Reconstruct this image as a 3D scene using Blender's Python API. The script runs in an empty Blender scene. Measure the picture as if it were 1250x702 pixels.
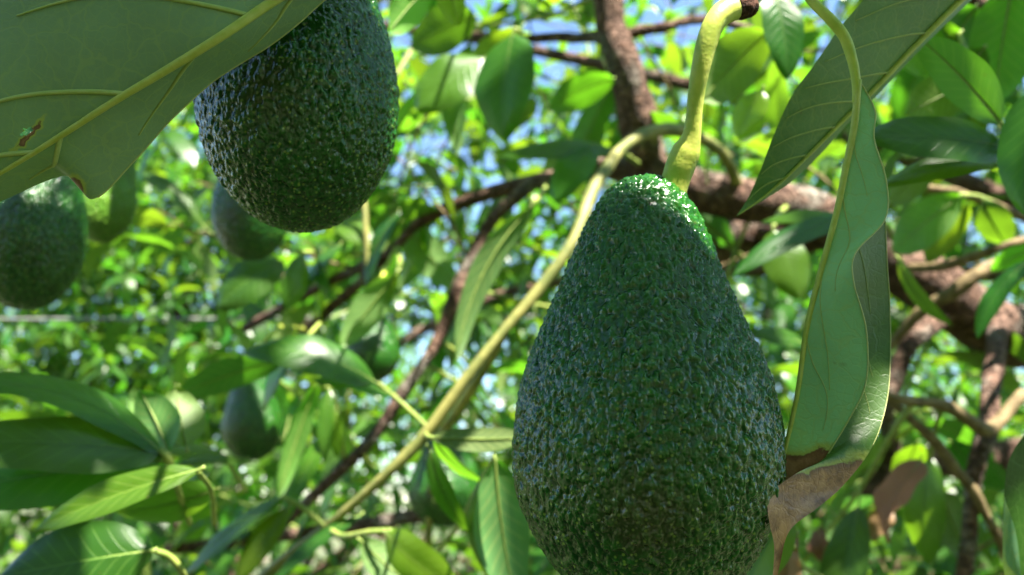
import bpy, math, random
import numpy as np
from mathutils import Vector, Matrix, Quaternion

sc = bpy.context.scene
C = sc.collection
R = math.radians

# ------------------------------------------------------------------ camera
CAM = Vector((0.0, 0.0, 1.62))
PITCH = R(16.0)
FPX, CX, CY = 909.0, 625.0, 351.0          # focal length in photo pixels, photo centre
cam_d = bpy.data.cameras.new('camera')
cam = bpy.data.objects.new('camera', cam_d); C.objects.link(cam)
cam.location = CAM
cam.rotation_euler = (R(90) + PITCH, 0, 0)
cam_d.sensor_width = 36.0
cam_d.lens = 36.0 * FPX / 1250.0
cam_d.clip_start = 0.01
cam_d.clip_end = 3000
cam_d.dof.use_dof = True
cam_d.dof.focus_distance = 0.212
cam_d.dof.aperture_fstop = 26.2 / 2.5      # a lens opening of 2.5 mm
sc.camera = cam
FW = Vector((0, math.cos(PITCH), math.sin(PITCH)))
UP = Vector((0, -math.sin(PITCH), math.cos(PITCH)))
RT = Vector((1, 0, 0))

# ------------------------------------------------------------------ sky and sun
SUN = Vector((0.30, -0.45, 0.84)).normalized()        # towards the sun
sun_el = math.asin(SUN.z)
w = bpy.data.worlds.new('World'); sc.world = w; w.use_nodes = True
nt = w.node_tree; nt.nodes.clear()
sky = nt.nodes.new('ShaderNodeTexSky'); sky.sky_type = 'NISHITA'; sky.sun_disc = False
sky.sun_elevation = sun_el
sky.sun_rotation = math.atan2(SUN.x, SUN.y)
sky.air_density = 1.0; sky.dust_density = 0.2; sky.ozone_density = 4.0
bg = nt.nodes.new('ShaderNodeBackground'); bg.inputs['Strength'].default_value = 0.072
wo = nt.nodes.new('ShaderNodeOutputWorld')
nt.links.new(sky.outputs[0], bg.inputs[0]); nt.links.new(bg.outputs[0], wo.inputs[0])
sd = bpy.data.lights.new('sun', 'SUN'); sd.energy = 5.0; sd.angle = R(0.53); sd.color = (1.0, 0.94, 0.83)
so = bpy.data.objects.new('sun', sd); C.objects.link(so)
so.rotation_euler = (-SUN).to_track_quat('-Z', 'Y').to_euler()
so.location = (0, 0, 8)

sc.view_settings.view_transform = 'Standard'
sc.view_settings.look = 'None'
sc.view_settings.exposure = 2.75
sc.view_settings.gamma = 1.0
sc.cycles.use_denoising = True
sc.cycles.max_bounces = 10
sc.cycles.diffuse_bounces = 5
sc.cycles.glossy_bounces = 4
sc.cycles.transmission_bounces = 8
sc.cycles.caustics_reflective = False
sc.cycles.caustics_refractive = False
sc.cycles.sample_clamp_indirect = 6.0

rng = random.Random(11)
nrg = np.random.default_rng(5)

# ------------------------------------------------------------------ helpers
def P(px, py, d):
    """photo pixel + depth (metres along the view axis) -> world point"""
    return CAM + FW * d + RT * ((px - CX) / FPX * d) - UP * ((py - CY) / FPX * d)
def PX(v):
    q = Vector(v) - CAM
    d = q.dot(FW)
    if d < 1e-3: return None
    return CX + q.dot(RT) / d * FPX, CY - q.dot(UP) / d * FPX, d

def empty(name, loc, label, cat, group=None):
    o = bpy.data.objects.new(name, None); C.objects.link(o)
    o.empty_display_size = 0.02
    o.location = loc
    o['label'] = label; o['category'] = cat
    if group: o['group'] = group
    return o

def mesh_np(name, co, quads=None, tris=None, uv=None, smooth=True, attr=None):
    me = bpy.data.meshes.new(name)
    co = np.asarray(co, dtype=np.float32).reshape(-1, 3)
    nq = 0 if quads is None else len(quads); ntri = 0 if tris is None else len(tris)
    loops = []
    if nq: loops.append(np.asarray(quads, dtype=np.int32).ravel())
    if ntri: loops.append(np.asarray(tris, dtype=np.int32).ravel())
    loops = np.concatenate(loops)
    starts = np.concatenate([np.arange(nq) * 4, nq * 4 + np.arange(ntri) * 3]).astype(np.int32)
    totals = np.concatenate([np.full(nq, 4), np.full(ntri, 3)]).astype(np.int32)
    me.vertices.add(len(co)); me.vertices.foreach_set('co', co.ravel())
    me.loops.add(len(loops)); me.loops.foreach_set('vertex_index', loops)
    me.polygons.add(nq + ntri)
    me.polygons.foreach_set('loop_start', starts)
    me.polygons.foreach_set('loop_total', totals)
    me.update(calc_edges=True)
    if smooth: me.polygons.foreach_set('use_smooth', np.ones(nq + ntri, dtype=bool))
    if uv is not None:
        ul = me.uv_layers.new(name='UVMap')
        ul.data.foreach_set('uv', np.asarray(uv, dtype=np.float32)[loops].ravel())
    for k, v in (attr or {}).items():
        a = me.attributes.new(k, 'FLOAT', 'POINT')
        a.data.foreach_set('value', np.asarray(v, dtype=np.float32))
    me.update()
    return me

def obj(name, me, mat, parent=None, matrix=None):
    o = bpy.data.objects.new(name, me); C.objects.link(o)
    if mat is not None and len(me.materials) == 0: me.materials.append(mat)
    if parent is not None: o.parent = parent
    if matrix is not None: o.matrix_basis = matrix
    return o

def catmull(pts, n):
    """resample a polyline of equal-length tuples smoothly to n points"""
    p = np.array(pts, dtype=float)
    if len(p) == 2:
        t = np.linspace(0, 1, n)[:, None]; return p[0] * (1 - t) + p[1] * t
    q = np.vstack([2 * p[0] - p[1], p, 2 * p[-1] - p[-2]])
    m = len(p) - 1
    u = np.linspace(0, m - 1e-9, n); i = np.floor(u).astype(int); f = (u - i)[:, None]
    a, b, c, d = q[i], q[i + 1], q[i + 2], q[i + 3]
    return 0.5 * (2 * b + (c - a) * f + (2 * a - 5 * b + 4 * c - d) * f ** 2 + (3 * b - 3 * c + d - a) * f ** 3)

def tube_np(pts, rad, seg=8, cap=True):
    """tapered tube along pts (n,3) with radii (n,) -> co, quads, tris"""
    pts = np.asarray(pts, float); rad = np.asarray(rad, float); n = len(pts)
    T = np.gradient(pts, axis=0); T /= np.linalg.norm(T, axis=1)[:, None] + 1e-12
    ref = np.array([0.0, 0.0, 1.0])
    if abs(T[0] @ ref) > 0.9: ref = np.array([1.0, 0, 0])
    N = np.zeros_like(T); N[0] = np.cross(T[0], ref); N[0] /= np.linalg.norm(N[0])
    for k in range(1, n):
        v = N[k - 1] - T[k] * (N[k - 1] @ T[k]); N[k] = v / (np.linalg.norm(v) + 1e-12)
    B = np.cross(T, N)
    a = np.linspace(0, 2 * np.pi, seg, endpoint=False)
    co = pts[:, None, :] + rad[:, None, None] * (np.cos(a)[None, :, None] * N[:, None, :] + np.sin(a)[None, :, None] * B[:, None, :])
    co = co.reshape(-1, 3)
    i = np.arange(n - 1)[:, None] * seg; j = np.arange(seg)[None, :]; j2 = (j + 1) % seg
    quads = np.stack([i + j, i + j2, i + seg + j2, i + seg + j], -1).reshape(-1, 4)
    tris = []
    if cap:
        co = np.vstack([co, pts[0] - T[0] * rad[0] * 0.4, pts[-1] + T[-1] * rad[-1] * 0.4])
        c0, c1 = n * seg, n * seg + 1
        for k in range(seg):
            tris.append((c0, (k + 1) % seg, k)); tris.append((c1, (n - 1) * seg + k, (n - 1) * seg + (k + 1) % seg))
    return co, quads, np.array(tris, dtype=int).reshape(-1, 3)

def join(parts):
    co, qd, tr, off = [], [], [], 0
    for c, q, t in parts:
        co.append(c); qd.append(np.asarray(q).reshape(-1, 4) + off); tr.append(np.asarray(t).reshape(-1, 3) + off); off += len(c)
    return np.vstack(co), np.vstack(qd), np.vstack(tr)

def wobble(r, amp, n):
    return np.array(r) * (1 + amp * np.interp(np.linspace(0, 1, n), np.linspace(0, 1, max(4, n // 3)), nrg.normal(0, 1, max(4, n // 3))))

def pix_tube(pts, n=40, seg=10, wob=0.05):
    """pts: (px,py,depth,radius_px) -> world centre line, radii"""
    q = catmull(pts, n)
    c = np.array([tuple(P(a, b, d)) for a, b, d, r in q])
    r = np.abs(q[:, 3]) * q[:, 2] / FPX
    return c, wobble(r, wob, n)

# ------------------------------------------------------------------ materials
class NT:
    def __init__(s, name):
        s.m = bpy.data.materials.new(name); s.m.use_nodes = True
        s.t = s.m.node_tree; s.t.nodes.clear()
    def n(s, typ, **kw):
        nd = s.t.nodes.new(typ)
        for k, v in kw.items(): setattr(nd, k, v)
        return nd
    def l(s, a, b): s.t.links.new(a, b)
    def put(s, sock, v):
        if hasattr(v, 'is_output'): s.l(v, sock)
        else: sock.default_value = v
    def math(s, op, a, b=0.0, c=None, clamp=False):
        nd = s.n('ShaderNodeMath', operation=op, use_clamp=clamp)
        s.put(nd.inputs[0], a); s.put(nd.inputs[1], b)
        if c is not None: s.put(nd.inputs[2], c)
        return nd.outputs[0]
    def mix(s, f, a, b, blend='MIX'):
        nd = s.n('ShaderNodeMix', data_type='RGBA', blend_type=blend)
        s.put(nd.inputs[0], f); s.put(nd.inputs[6], a); s.put(nd.inputs[7], b)
        return nd.outputs[2]
    def ramp(s, v, a, b, c=0.0, d=1.0):
        nd = s.n('ShaderNodeMapRange', interpolation_type='SMOOTHSTEP')
        s.put(nd.inputs[0], v); s.put(nd.inputs[1], a); s.put(nd.inputs[2], b); s.put(nd.inputs[3], c); s.put(nd.inputs[4], d)
        return nd.outputs[0]
    def noise(s, vec, scale, detail=3.0, rough=0.55):
        nd = s.n('ShaderNodeTexNoise'); s.l(vec, nd.inputs['Vector'])
        nd.inputs['Scale'].default_value = scale; nd.inputs['Detail'].default_value = detail; nd.inputs['Roughness'].default_value = rough
        return nd
    def out(s, surf, disp=None):
        o = s.n('ShaderNodeOutputMaterial'); s.l(surf, o.inputs['Surface'])
        if disp is not None: s.l(disp, o.inputs['Displacement'])
        return s.m

def rgb(r, g, b): return (r, g, b, 1.0)

def leaf_mat(name, top, under, trans, vein_top, vein_under, rand='object', tfac=0.32, painted_veins=True, rough=0.32, dry=False):
    m = NT(name)
    uv = m.n('ShaderNodeUVMap').outputs[0]
    sx = m.n('ShaderNodeSeparateXYZ'); m.l(uv, sx.inputs[0])
    sgn = m.math('MULTIPLY_ADD', sx.outputs[0], 2.0, -1.0)
    s_ = m.math('ABSOLUTE', sgn); t_ = sx.outputs[1]
    if rand == 'object': rv = m.n('ShaderNodeObjectInfo').outputs['Random']
    else: rv = m.n('ShaderNodeAttribute', attribute_name='lrand').outputs['Fac']
    back = m.n('ShaderNodeNewGeometry').outputs['Backfacing']
    tc = m.n('ShaderNodeTexCoord').outputs['Object']
    nz = m.noise(tc, 34.0, 4.0).outputs[0]
    fine = m.noise(tc, 900.0, 2.0).outputs[0]
    if painted_veins:
        wid = m.math('MULTIPLY_ADD', t_, -0.03, 0.045)
        mid = m.math('SUBTRACT', 1.0, m.ramp(s_, m.math('MULTIPLY', wid, 0.5), wid))
        ph = m.math('SUBTRACT', t_, m.math('MULTIPLY', m.math('POWER', s_, 0.8), 0.20))
        ph = m.math('ADD', m.math('MULTIPLY', ph, 10.0), m.math('MULTIPLY', m.math('SIGN', sgn), 0.23))
        fr = m.math('ABSOLUTE', m.math('SUBTRACT', m.math('FRACT', ph), 0.5))
        side = m.math('MULTIPLY', m.math('SUBTRACT', 1.0, m.ramp(fr, 0.03, 0.09)), m.math('SUBTRACT', 1.0, m.ramp(s_, 0.6, 0.95)))
        vein = m.math('MAXIMUM', mid, m.math('MULTIPLY', side, 0.45))
    else:
        # the fine net between the modelled veins
        vo = m.n('ShaderNodeTexVoronoi', feature='DISTANCE_TO_EDGE'); m.l(tc, vo.inputs['Vector']); vo.inputs['Scale'].default_value = 380.0
        vb = m.n('ShaderNodeTexVoronoi', feature='DISTANCE_TO_EDGE'); vb.inputs['Scale'].default_value = 105.0
        dw = m.n('ShaderNodeVectorMath', operation='MULTIPLY_ADD'); m.l(m.noise(tc, 160.0, 2.0).outputs[1], dw.inputs[0]); dw.inputs[1].default_value = (0.006, 0.006, 0.006); m.l(tc, dw.inputs[2]); m.l(dw.outputs[0], vb.inputs['Vector'])
        vein = m.math('MULTIPLY', m.math('SUBTRACT', 1.0, m.ramp(vo.outputs['Distance'], 0.02, 0.10)), 0.14)
        vein = m.math('MAXIMUM', vein, m.math('MULTIPLY', m.math('SUBTRACT', 1.0, m.ramp(vb.outputs['Distance'], 0.012, 0.045)), 0.28))
    val = m.math('MULTIPLY_ADD', rv, 0.7, 0.65)
    val = m.math('MULTIPLY', val, m.math('MULTIPLY_ADD', nz, 0.7, 0.65))
    hue = m.n('ShaderNodeHueSaturation')
    def var(col):
        h = m.n('ShaderNodeHueSaturation'); h.inputs['Color'].default_value = rgb(*col)
        m.l(m.math('MULTIPLY_ADD', m.math('FRACT', m.math('MULTIPLY', rv, 7.31)), 0.062, 0.455), h.inputs['Hue'])
        m.l(val, h.inputs['Value']); return h.outputs[0]
    ctop = m.mix(m.math('MULTIPLY', vein, 0.7), var(top), rgb(*vein_top))
    cund = m.mix(m.math('MULTIPLY', vein, 0.9), var(under), rgb(*vein_under))
    col = m.mix(back, ctop, cund)
    ctr = var(trans)
    ctr = m.mix(m.math('MULTIPLY', vein, 0.5), ctr, rgb(*[min(1, c * 1.3) for c in trans]))
    # small blemishes: brown specks here and there
    sp = m.noise(tc, 120.0, 2.0).outputs[0]
    spm = m.ramp(sp, 0.75, 0.79)
    col = m.mix(m.math('MULTIPLY', spm, 0.55), col, rgb(0.12, 0.075, 0.03))
    if dry:
        da = m.n('ShaderNodeAttribute', attribute_name='dry').outputs['Fac']
        da = m.math('ADD', da, m.math('MULTIPLY_ADD', m.noise(tc, 110.0, 5.0, 0.65).outputs[0], 0.36, -0.18))
        yel = m.math('MULTIPLY', m.ramp(da, 0.36, 0.46), 0.8)
        brn = m.ramp(da, 0.46, 0.50)
        col = m.mix(yel, col, rgb(0.30, 0.33, 0.06)); ctr = m.mix(yel, ctr, rgb(0.6, 0.55, 0.06))
        bcol = m.mix(m.ramp(m.noise(tc, 140.0, 6.0, 0.7).outputs[0], 0.3, 0.66), rgb(0.11, 0.038, 0.016), rgb(0.42, 0.21, 0.10))
        bcol = m.mix(m.ramp(da, 0.46, 0.62), rgb(0.07, 0.026, 0.014), bcol)
        col = m.mix(brn, col, bcol); ctr = m.mix(brn, ctr, rgb(0.22, 0.11, 0.05))
    b = m.n('ShaderNodeBsdfPrincipled')
    m.l(col, b.inputs['Base Color'])
    rgh = m.math('ADD', m.math('MULTIPLY_ADD', back, 0.22, rough), m.math('MULTIPLY_ADD', nz, 0.24, -0.12))
    m.l(rgh, b.inputs['Roughness'])
    b.inputs['Specular IOR Level'].default_value = 0.36
    bp = m.n('ShaderNodeBump'); bp.inputs['Strength'].default_value = 0.35; bp.inputs['Distance'].default_value = 0.0006
    hsum = m.math('ADD', m.math('MULTIPLY', vein, -0.8), m.math('ADD', m.math('MULTIPLY', nz, 1.2), m.math('MULTIPLY', fine, 0.25)))
    m.l(hsum, bp.inputs['Height']); m.l(bp.outputs[0], b.inputs['Normal'])
    tr = m.n('ShaderNodeBsdfTranslucent'); m.l(ctr, tr.inputs[0])
    mx = m.n('ShaderNodeMixShader'); mx.inputs[0].default_value = tfac
    m.l(b.outputs[0], mx.inputs[1]); m.l(tr.outputs[0], mx.inputs[2])
    return m.out(mx.outputs[0])

TOP, UND, TRN = (0.016, 0.070, 0.006), (0.075, 0.16, 0.045), (0.15, 0.43, 0.016)
VT, VU = (0.10, 0.19, 0.035), (0.30, 0.34, 0.10)
M_LEAF = leaf_mat('leaf_blade', TOP, UND, TRN, VT, VU)
M_CROWN = leaf_mat('crown_leaf', TOP, UND, TRN, VT, VU, rand='attr')
M_YOUNG = leaf_mat('young_leaf_blade', (0.04, 0.13, 0.008), (0.10, 0.20, 0.04), (0.20, 0.54, 0.015), (0.2, 0.28, 0.05), (0.34, 0.38, 0.1), tfac=0.42)
M_NEAR = leaf_mat('near_leaf_blade', TOP, (0.070, 0.145, 0.055), (0.10, 0.28, 0.02), VT, VU, painted_veins=False, rough=0.30, tfac=0.08)
M_CURL = leaf_mat('curled_leaf_blade', TOP, (0.14, 0.31, 0.20), (0.28, 0.52, 0.03), VT, VU, painted_veins=False, dry=True, rough=0.36, tfac=0.14)
M_CURL2 = leaf_mat('curled_leaf_upper_side', (0.018, 0.085, 0.008), (0.20, 0.30, 0.17), (0.16, 0.40, 0.02), VT, VU, painted_veins=False, dry=True, rough=0.40, tfac=0.07)
M_DRY = leaf_mat('dead_leaf_blade', (0.20, 0.105, 0.055), (0.30, 0.18, 0.11), (0.30, 0.14, 0.05), (0.25, 0.14, 0.08), (0.3, 0.2, 0.12), rough=0.6, tfac=0.25)

def plain(name, col, col2, scale, rough=0.5, spec=0.4, bump=0.4, dist=0.001, sub=0.0, stretch=None):
    m = NT(name)
    tc = m.n('ShaderNodeTexCoord').outputs['Object']
    if stretch:
        mp = m.n('ShaderNodeMapping'); mp.inputs['Scale'].default_value = stretch; m.l(tc, mp.inputs[0]); tc = mp.outputs[0]
    nz = m.noise(tc, scale, 5.0, 0.6)
    b = m.n('ShaderNodeBsdfPrincipled')
    m.l(m.mix(m.ramp(nz.outputs[0], 0.32, 0.68), rgb(*col), rgb(*col2)), b.inputs['Base Color'])
    b.inputs['Roughness'].default_value = rough; b.inputs['Specular IOR Level'].default_value = spec
    if sub:
        b.inputs['Subsurface Weight'].default_value = sub; b.inputs['Subsurface Radius'].default_value = (0.004, 0.006, 0.002); b.inputs['Subsurface Scale'].default_value = 1.0
    bp = m.n('ShaderNodeBump'); bp.inputs['Strength'].default_value = bump; bp.inputs['Distance'].default_value = dist
    m.l(nz.outputs[0], bp.inputs['Height']); m.l(bp.outputs[0], b.inputs['Normal'])
    return m.out(b.outputs[0])

M_RIB = plain('midrib', (0.32, 0.37, 0.06), (0.40, 0.43, 0.10), 300, 0.5, 0.35, 0.2)
M_VEIN = plain('side_vein', (0.30, 0.38, 0.11), (0.36, 0.42, 0.15), 300, 0.55, 0.3, 0.2)
M_MARGIN = plain('leaf_margin', (0.36, 0.40, 0.14), (0.44, 0.46, 0.2), 200, 0.5, 0.35, 0.2)
M_STALK = plain('green_stalk', (0.30, 0.38, 0.045), (0.46, 0.48, 0.09), 130, 0.45, 0.4, 0.5, 0.001, 0.15)
M_PETIOLE = plain('petiole_green', (0.13, 0.19, 0.035), (0.24, 0.28, 0.06), 120, 0.5, 0.35, 0.4)
M_RIBFAR = plain('dim_midrib', (0.13, 0.19, 0.04), (0.20, 0.26, 0.06), 200, 0.5, 0.3, 0.2)
M_SHOOT = plain('green_shoot_bark', (0.10, 0.12, 0.03), (0.25, 0.23, 0.07), 38, 0.55, 0.3, 0.5, 0.002)
def bark_mat():
    m = NT('bark')
    tc = m.n('ShaderNodeTexCoord').outputs['Object']
    big = m.noise(tc, 14.0, 4.0, 0.6).outputs[0]; mid_ = m.noise(tc, 70.0, 6.0, 0.7).outputs[0]
    dw = m.n('ShaderNodeVectorMath', operation='MULTIPLY_ADD'); m.l(m.noise(tc, 40.0, 3.0).outputs[1], dw.inputs[0]); dw.inputs[1].default_value = (0.03, 0.03, 0.03); m.l(tc, dw.inputs[2])
    vo = m.n('ShaderNodeTexVoronoi', feature='DISTANCE_TO_EDGE'); m.l(dw.outputs[0], vo.inputs['Vector']); vo.inputs['Scale'].default_value = 75.0
    crack = m.ramp(vo.outputs['Distance'], 0.0, 0.16)
    c = m.mix(m.ramp(mid_, 0.3, 0.7), rgb(0.075, 0.038, 0.025), rgb(0.22, 0.135, 0.10))
    c = m.mix(m.ramp(big, 0.5, 0.68), c, rgb(0.20, 0.18, 0.15))
    c = m.mix(m.math('MULTIPLY', m.math('SUBTRACT', 1.0, crack), 0.6), c, rgb(0.03, 0.017, 0.012))
    b = m.n('ShaderNodeBsdfPrincipled'); m.l(c, b.inputs['Base Color']); b.inputs['Roughness'].default_value = 0.88; b.inputs['Specular IOR Level'].default_value = 0.2
    h = m.math('ADD', m.math('MULTIPLY', crack, 0.7), m.math('ADD', mid_, m.math('MULTIPLY', big, 1.5)))
    bp = m.n('ShaderNodeBump'); bp.inputs['Strength'].default_value = 1.0; bp.inputs['Distance'].default_value = 0.008
    m.l(h, bp.inputs['Height']); m.l(bp.outputs[0], b.inputs['Normal'])
    return m.out(b.outputs[0])
M_BARK = bark_mat()
M_TWIG = plain('twig_bark', (0.09, 0.065, 0.03), (0.19, 0.14, 0.07), 90, 0.75, 0.2, 0.8, 0.003)
M_WIRE = plain('galvanised_wire', (0.09, 0.09, 0.085), (0.17, 0.17, 0.16), 80, 0.45, 0.5, 0.3)
M_WOOD = plain('grey_post_wood', (0.14, 0.11, 0.08), (0.28, 0.24, 0.19), 25, 0.9, 0.2, 1.0, 0.01, stretch=(1, 1, 0.12))
M_SCAR = plain('cut_scar', (0.022, 0.010, 0.007), (0.09, 0.04, 0.025), 600, 0.9, 0.15, 1.0, 0.002)

def skin_mat(name, base, light, pebble=1.0):
    m = NT(name)
    m.m.displacement_method = 'BOTH'
    oi = m.n('ShaderNodeObjectInfo').outputs['Random']
    tc = m.n('ShaderNodeTexCoord').outputs['Object']
    off = m.n('ShaderNodeVectorMath', operation='ADD'); m.l(tc, off.inputs[0])
    cb = m.n('ShaderNodeCombineXYZ'); m.l(m.math('MULTIPLY', oi, 3.0), cb.inputs[0]); m.l(m.math('MULTIPLY', oi, 5.0), cb.inputs[1]); m.l(cb.outputs[0], off.inputs[1])
    v0 = off.outputs[0]
    zz = m.n('ShaderNodeSeparateXYZ'); m.l(tc, zz.inputs[0]); z = zz.outputs[2]
    mp = m.n('ShaderNodeMapping'); mp.inputs['Scale'].default_value = (1, 1, 0.72); m.l(v0, mp.inputs[0])
    wn = m.noise(mp.outputs[0], 380.0, 2.0)
    wv = m.n('ShaderNodeVectorMath', operation='MULTIPLY_ADD'); m.l(wn.outputs[1], wv.inputs[0]); wv.inputs[1].default_value = (0.0017, 0.0017, 0.0017); m.l(mp.outputs[0], wv.inputs[2])
    vo = m.n('ShaderNodeTexVoronoi', feature='SMOOTH_F1'); m.l(wv.outputs[0], vo.inputs['Vector'])
    vo.inputs['Scale'].default_value = 480.0; vo.inputs['Smoothness'].default_value = 0.4
    peb = m.math('SUBTRACT', 1.0, m.ramp(vo.outputs['Distance'], 0.05, 0.95))
    n1 = m.ramp(m.noise(mp.outputs[0], 480.0, 1.0, 0.4).outputs[0], 0.25, 0.72)
    n2 = m.noise(v0, 70.0, 3.0).outputs[0]
    n3 = m.noise(v0, 24.0, 2.0).outputs[0]
    low = m.ramp(z, 0.105, 0.045)                 # 1 towards the round end
    h = m.math('ADD', m.math('MULTIPLY', peb, m.math('MULTIPLY_ADD', low, -0.2, 0.75)), m.math('MULTIPLY', n1, 0.62))
    h = m.math('MULTIPLY', h, m.math('MULTIPLY_ADD', n3, 0.9, 0.5))
    h = m.math('ADD', h, m.math('MULTIPLY', n2, 0.7))
    dn = m.n('ShaderNodeDisplacement'); m.l(h, dn.inputs['Height']); dn.inputs['Midlevel'].default_value = 0.85
    dn.inputs['Scale'].default_value = 0.00118 * pebble
    # colour: dark green, pebble crowns lightened to paint in relief shading, yellow lenticels, brown rubbed patch
    c = m.mix(m.ramp(n3, 0.3, 0.7), rgb(*base), rgb(*[x * 1.7 for x in base]))
    c = m.mix(m.math('MULTIPLY', m.ramp(h, 0.7, 1.25), 0.8), c, rgb(*light))
    v2 = m.n('ShaderNodeTexVoronoi', feature='F1'); m.l(v0, v2.inputs['Vector']); v2.inputs['Scale'].default_value = 560.0
    spk = m.math('SUBTRACT', 1.0, m.ramp(v2.outputs['Distance'], 0.16, 0.34))
    cs = m.n('ShaderNodeSeparateColor'); m.l(v2.outputs['Color'], cs.inputs[0])
    spk = m.math('MULTIPLY', spk, m.ramp(cs.outputs[0], 0.25, 0.6))
    spk = m.math('MULTIPLY', spk, m.math('MULTIPLY_ADD', low, 0.62, 0.12))
    c = m.mix(spk, c, rgb(0.17, 0.25, 0.04))
    br = m.n('ShaderNodeVectorMath', operation='DISTANCE'); m.l(tc, br.inputs[0]); br.inputs[1].default_value = (-0.006, -0.040, 0.036)
    bm = m.math('MULTIPLY', m.math('SUBTRACT', 1.0, m.ramp(m.math('ADD', br.outputs[1], m.math('MULTIPLY', n2, 0.022)), 0.012, 0.032)), 0.5)
    rs = m.ramp(m.noise(v0, 330.0, 3.0).outputs[0], 0.64, 0.72)
    bm = m.math('MAXIMUM', bm, m.math('MULTIPLY', rs, 0.5))
    c = m.mix(bm, c, rgb(0.055, 0.040, 0.014))
    b = m.n('ShaderNodeBsdfPrincipled'); m.l(c, b.inputs['Base Color'])
    m.l(m.math('MULTIPLY_ADD', n2, 0.24, 0.07), b.inputs['Roughness'])
    b.inputs['Specular IOR Level'].default_value = 0.4
    return m.out(b.outputs[0], dn.outputs[0])
M_SKIN = skin_mat('avocado_skin', (0.0045, 0.033, 0.0025), (0.014, 0.088, 0.007))
M_SKIN2 = skin_mat('pale_avocado_skin', (0.05, 0.13, 0.012), (0.12, 0.22, 0.025))

# ------------------------------------------------------------------ leaves
def leaf_half_width(t):
    a = np.power(np.clip(t, 0, 1), 0.62) * np.power(np.clip(1 - t, 0, 1), 0.72)
    return a / 0.4125

def leaf_surface(L, W, fold, sag, lat, wave, twist, seed, t, s):
    """t along 0..1, s across -1..1 -> local xyz (base at origin, tip near +Y, upper side +Z)"""
    hw = leaf_half_width(t) * W * 0.5
    x = s * hw
    ph = seed * 1.7
    z = np.abs(x) * math.tan(fold) + sag * L * 4 * t * (1 - t)
    z = z + wave * W * np.sin(t * 13 + ph + np.sign(s) * 1.3) * np.abs(s) ** 1.6 * np.sin(np.pi * np.clip(t, 0, 1)) - 0.10 * W * s * s
    y = t * L
    xx = x + lat * L * 4 * t * (1 - t)
    a = twist * (t - 0.5)
    ca, sa = np.cos(a), np.sin(a)
    return np.stack([xx * ca - z * sa, y, xx * sa + z * ca], -1)

def grid_quads(nu, nv):
    i, j = np.meshgrid(np.arange(nu - 1), np.arange(nv - 1), indexing='ij')
    a = (i * nv + j).ravel()
    return np.stack([a, a + 1, a + nv + 1, a + nv], -1)

def leaf_mesh(L=0.14, W=0.06, fold=0.25, sag=0.08, lat=0.0, wave=0.05, twist=0.0, seed=0, nu=13, nv=7, pet=0.020):
    t = np.linspace(0.0, 1.0, nu); t = np.clip(t, 0.004, 0.998); s = np.linspace(-1, 1, nv)
    tt, ss = np.meshgrid(t, s, indexing='ij')
    co = leaf_surface(L, W, fold, sag, lat, wave, twist, seed, tt, ss).reshape(-1, 3)
    uv = np.stack([(ss + 1) / 2, tt], -1).reshape(-1, 2)
    blade = mesh_np('leaf_blade', co, grid_quads(nu, nv), uv=uv)
    # midrib with its petiole, a little below the blade
    tm = np.linspace(0.0, 0.97, 12)
    c = leaf_surface(L, W, fold, sag, lat, 0.0, twist, seed, tm, np.zeros_like(tm)); c[:, 2] -= 0.0006
    c = np.vstack([np.array([c[0] + np.array([0.0, -pet, pet * 0.2]), c[0] + np.array([0, -pet / 2, pet * 0.05])]), c])
    r = np.interp(np.arange(len(c)), [0, 2, len(c) - 1], [0.0013, 0.0009, 0.0002])
    rc, rq, rt = tube_np(c, r, 5)
    rib = mesh_np('leaf_midrib', rc, rq, rt)
    return blade, rib

VARS = []
for k in range(10):
    r_ = random.Random(100 + k)
    VARS.append(leaf_mesh(0.14, r_.uniform(0.036, 0.056), r_.uniform(0.08, 0.65), r_.uniform(0.03, 0.15), r_.uniform(-0.06, 0.06),
                          r_.uniform(0.02, 0.08), r_.uniform(-0.5, 0.5), k))
DRYV = [leaf_mesh(0.11, 0.042, 0.8, 0.18, 0.05, 0.14, 1.6, 31), leaf_mesh(0.10, 0.045, 0.6, 0.22, -0.06, 0.12, -1.3, 37)]

def frame_matrix(base, tip, normal):
    y = (tip - base); L = y.length; y = y / L
    n = normal - y * normal.dot(y)
    if n.length < 1e-4: n = y.orthogonal()
    n.normalize(); x = y.cross(n)
    M = Matrix.Identity(4)
    for i in range(3):
        M[i][0] = x[i]; M[i][1] = y[i]; M[i][2] = n[i]; M[i][3] = base[i]
    return M, L

def add_leaf(parent, M, k, mat, rib=True, variants=None):
    bl, rb = (variants or VARS)[k % len(variants or VARS)]
    key = (bl.name, mat.name)
    if key not in LCACHE:
        m2 = bl.copy(); m2.materials.clear(); m2.materials.append(mat); LCACHE[key] = m2
    M = Matrix.Translation(-parent.location) @ M
    lf = obj('leaf', LCACHE[key], None, parent, M)
    if rib:
        if len(rb.materials) == 0: rb.materials.append(M_RIBFAR)
        obj('midrib', rb, None, lf)
    return lf
LCACHE = {}

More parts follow.
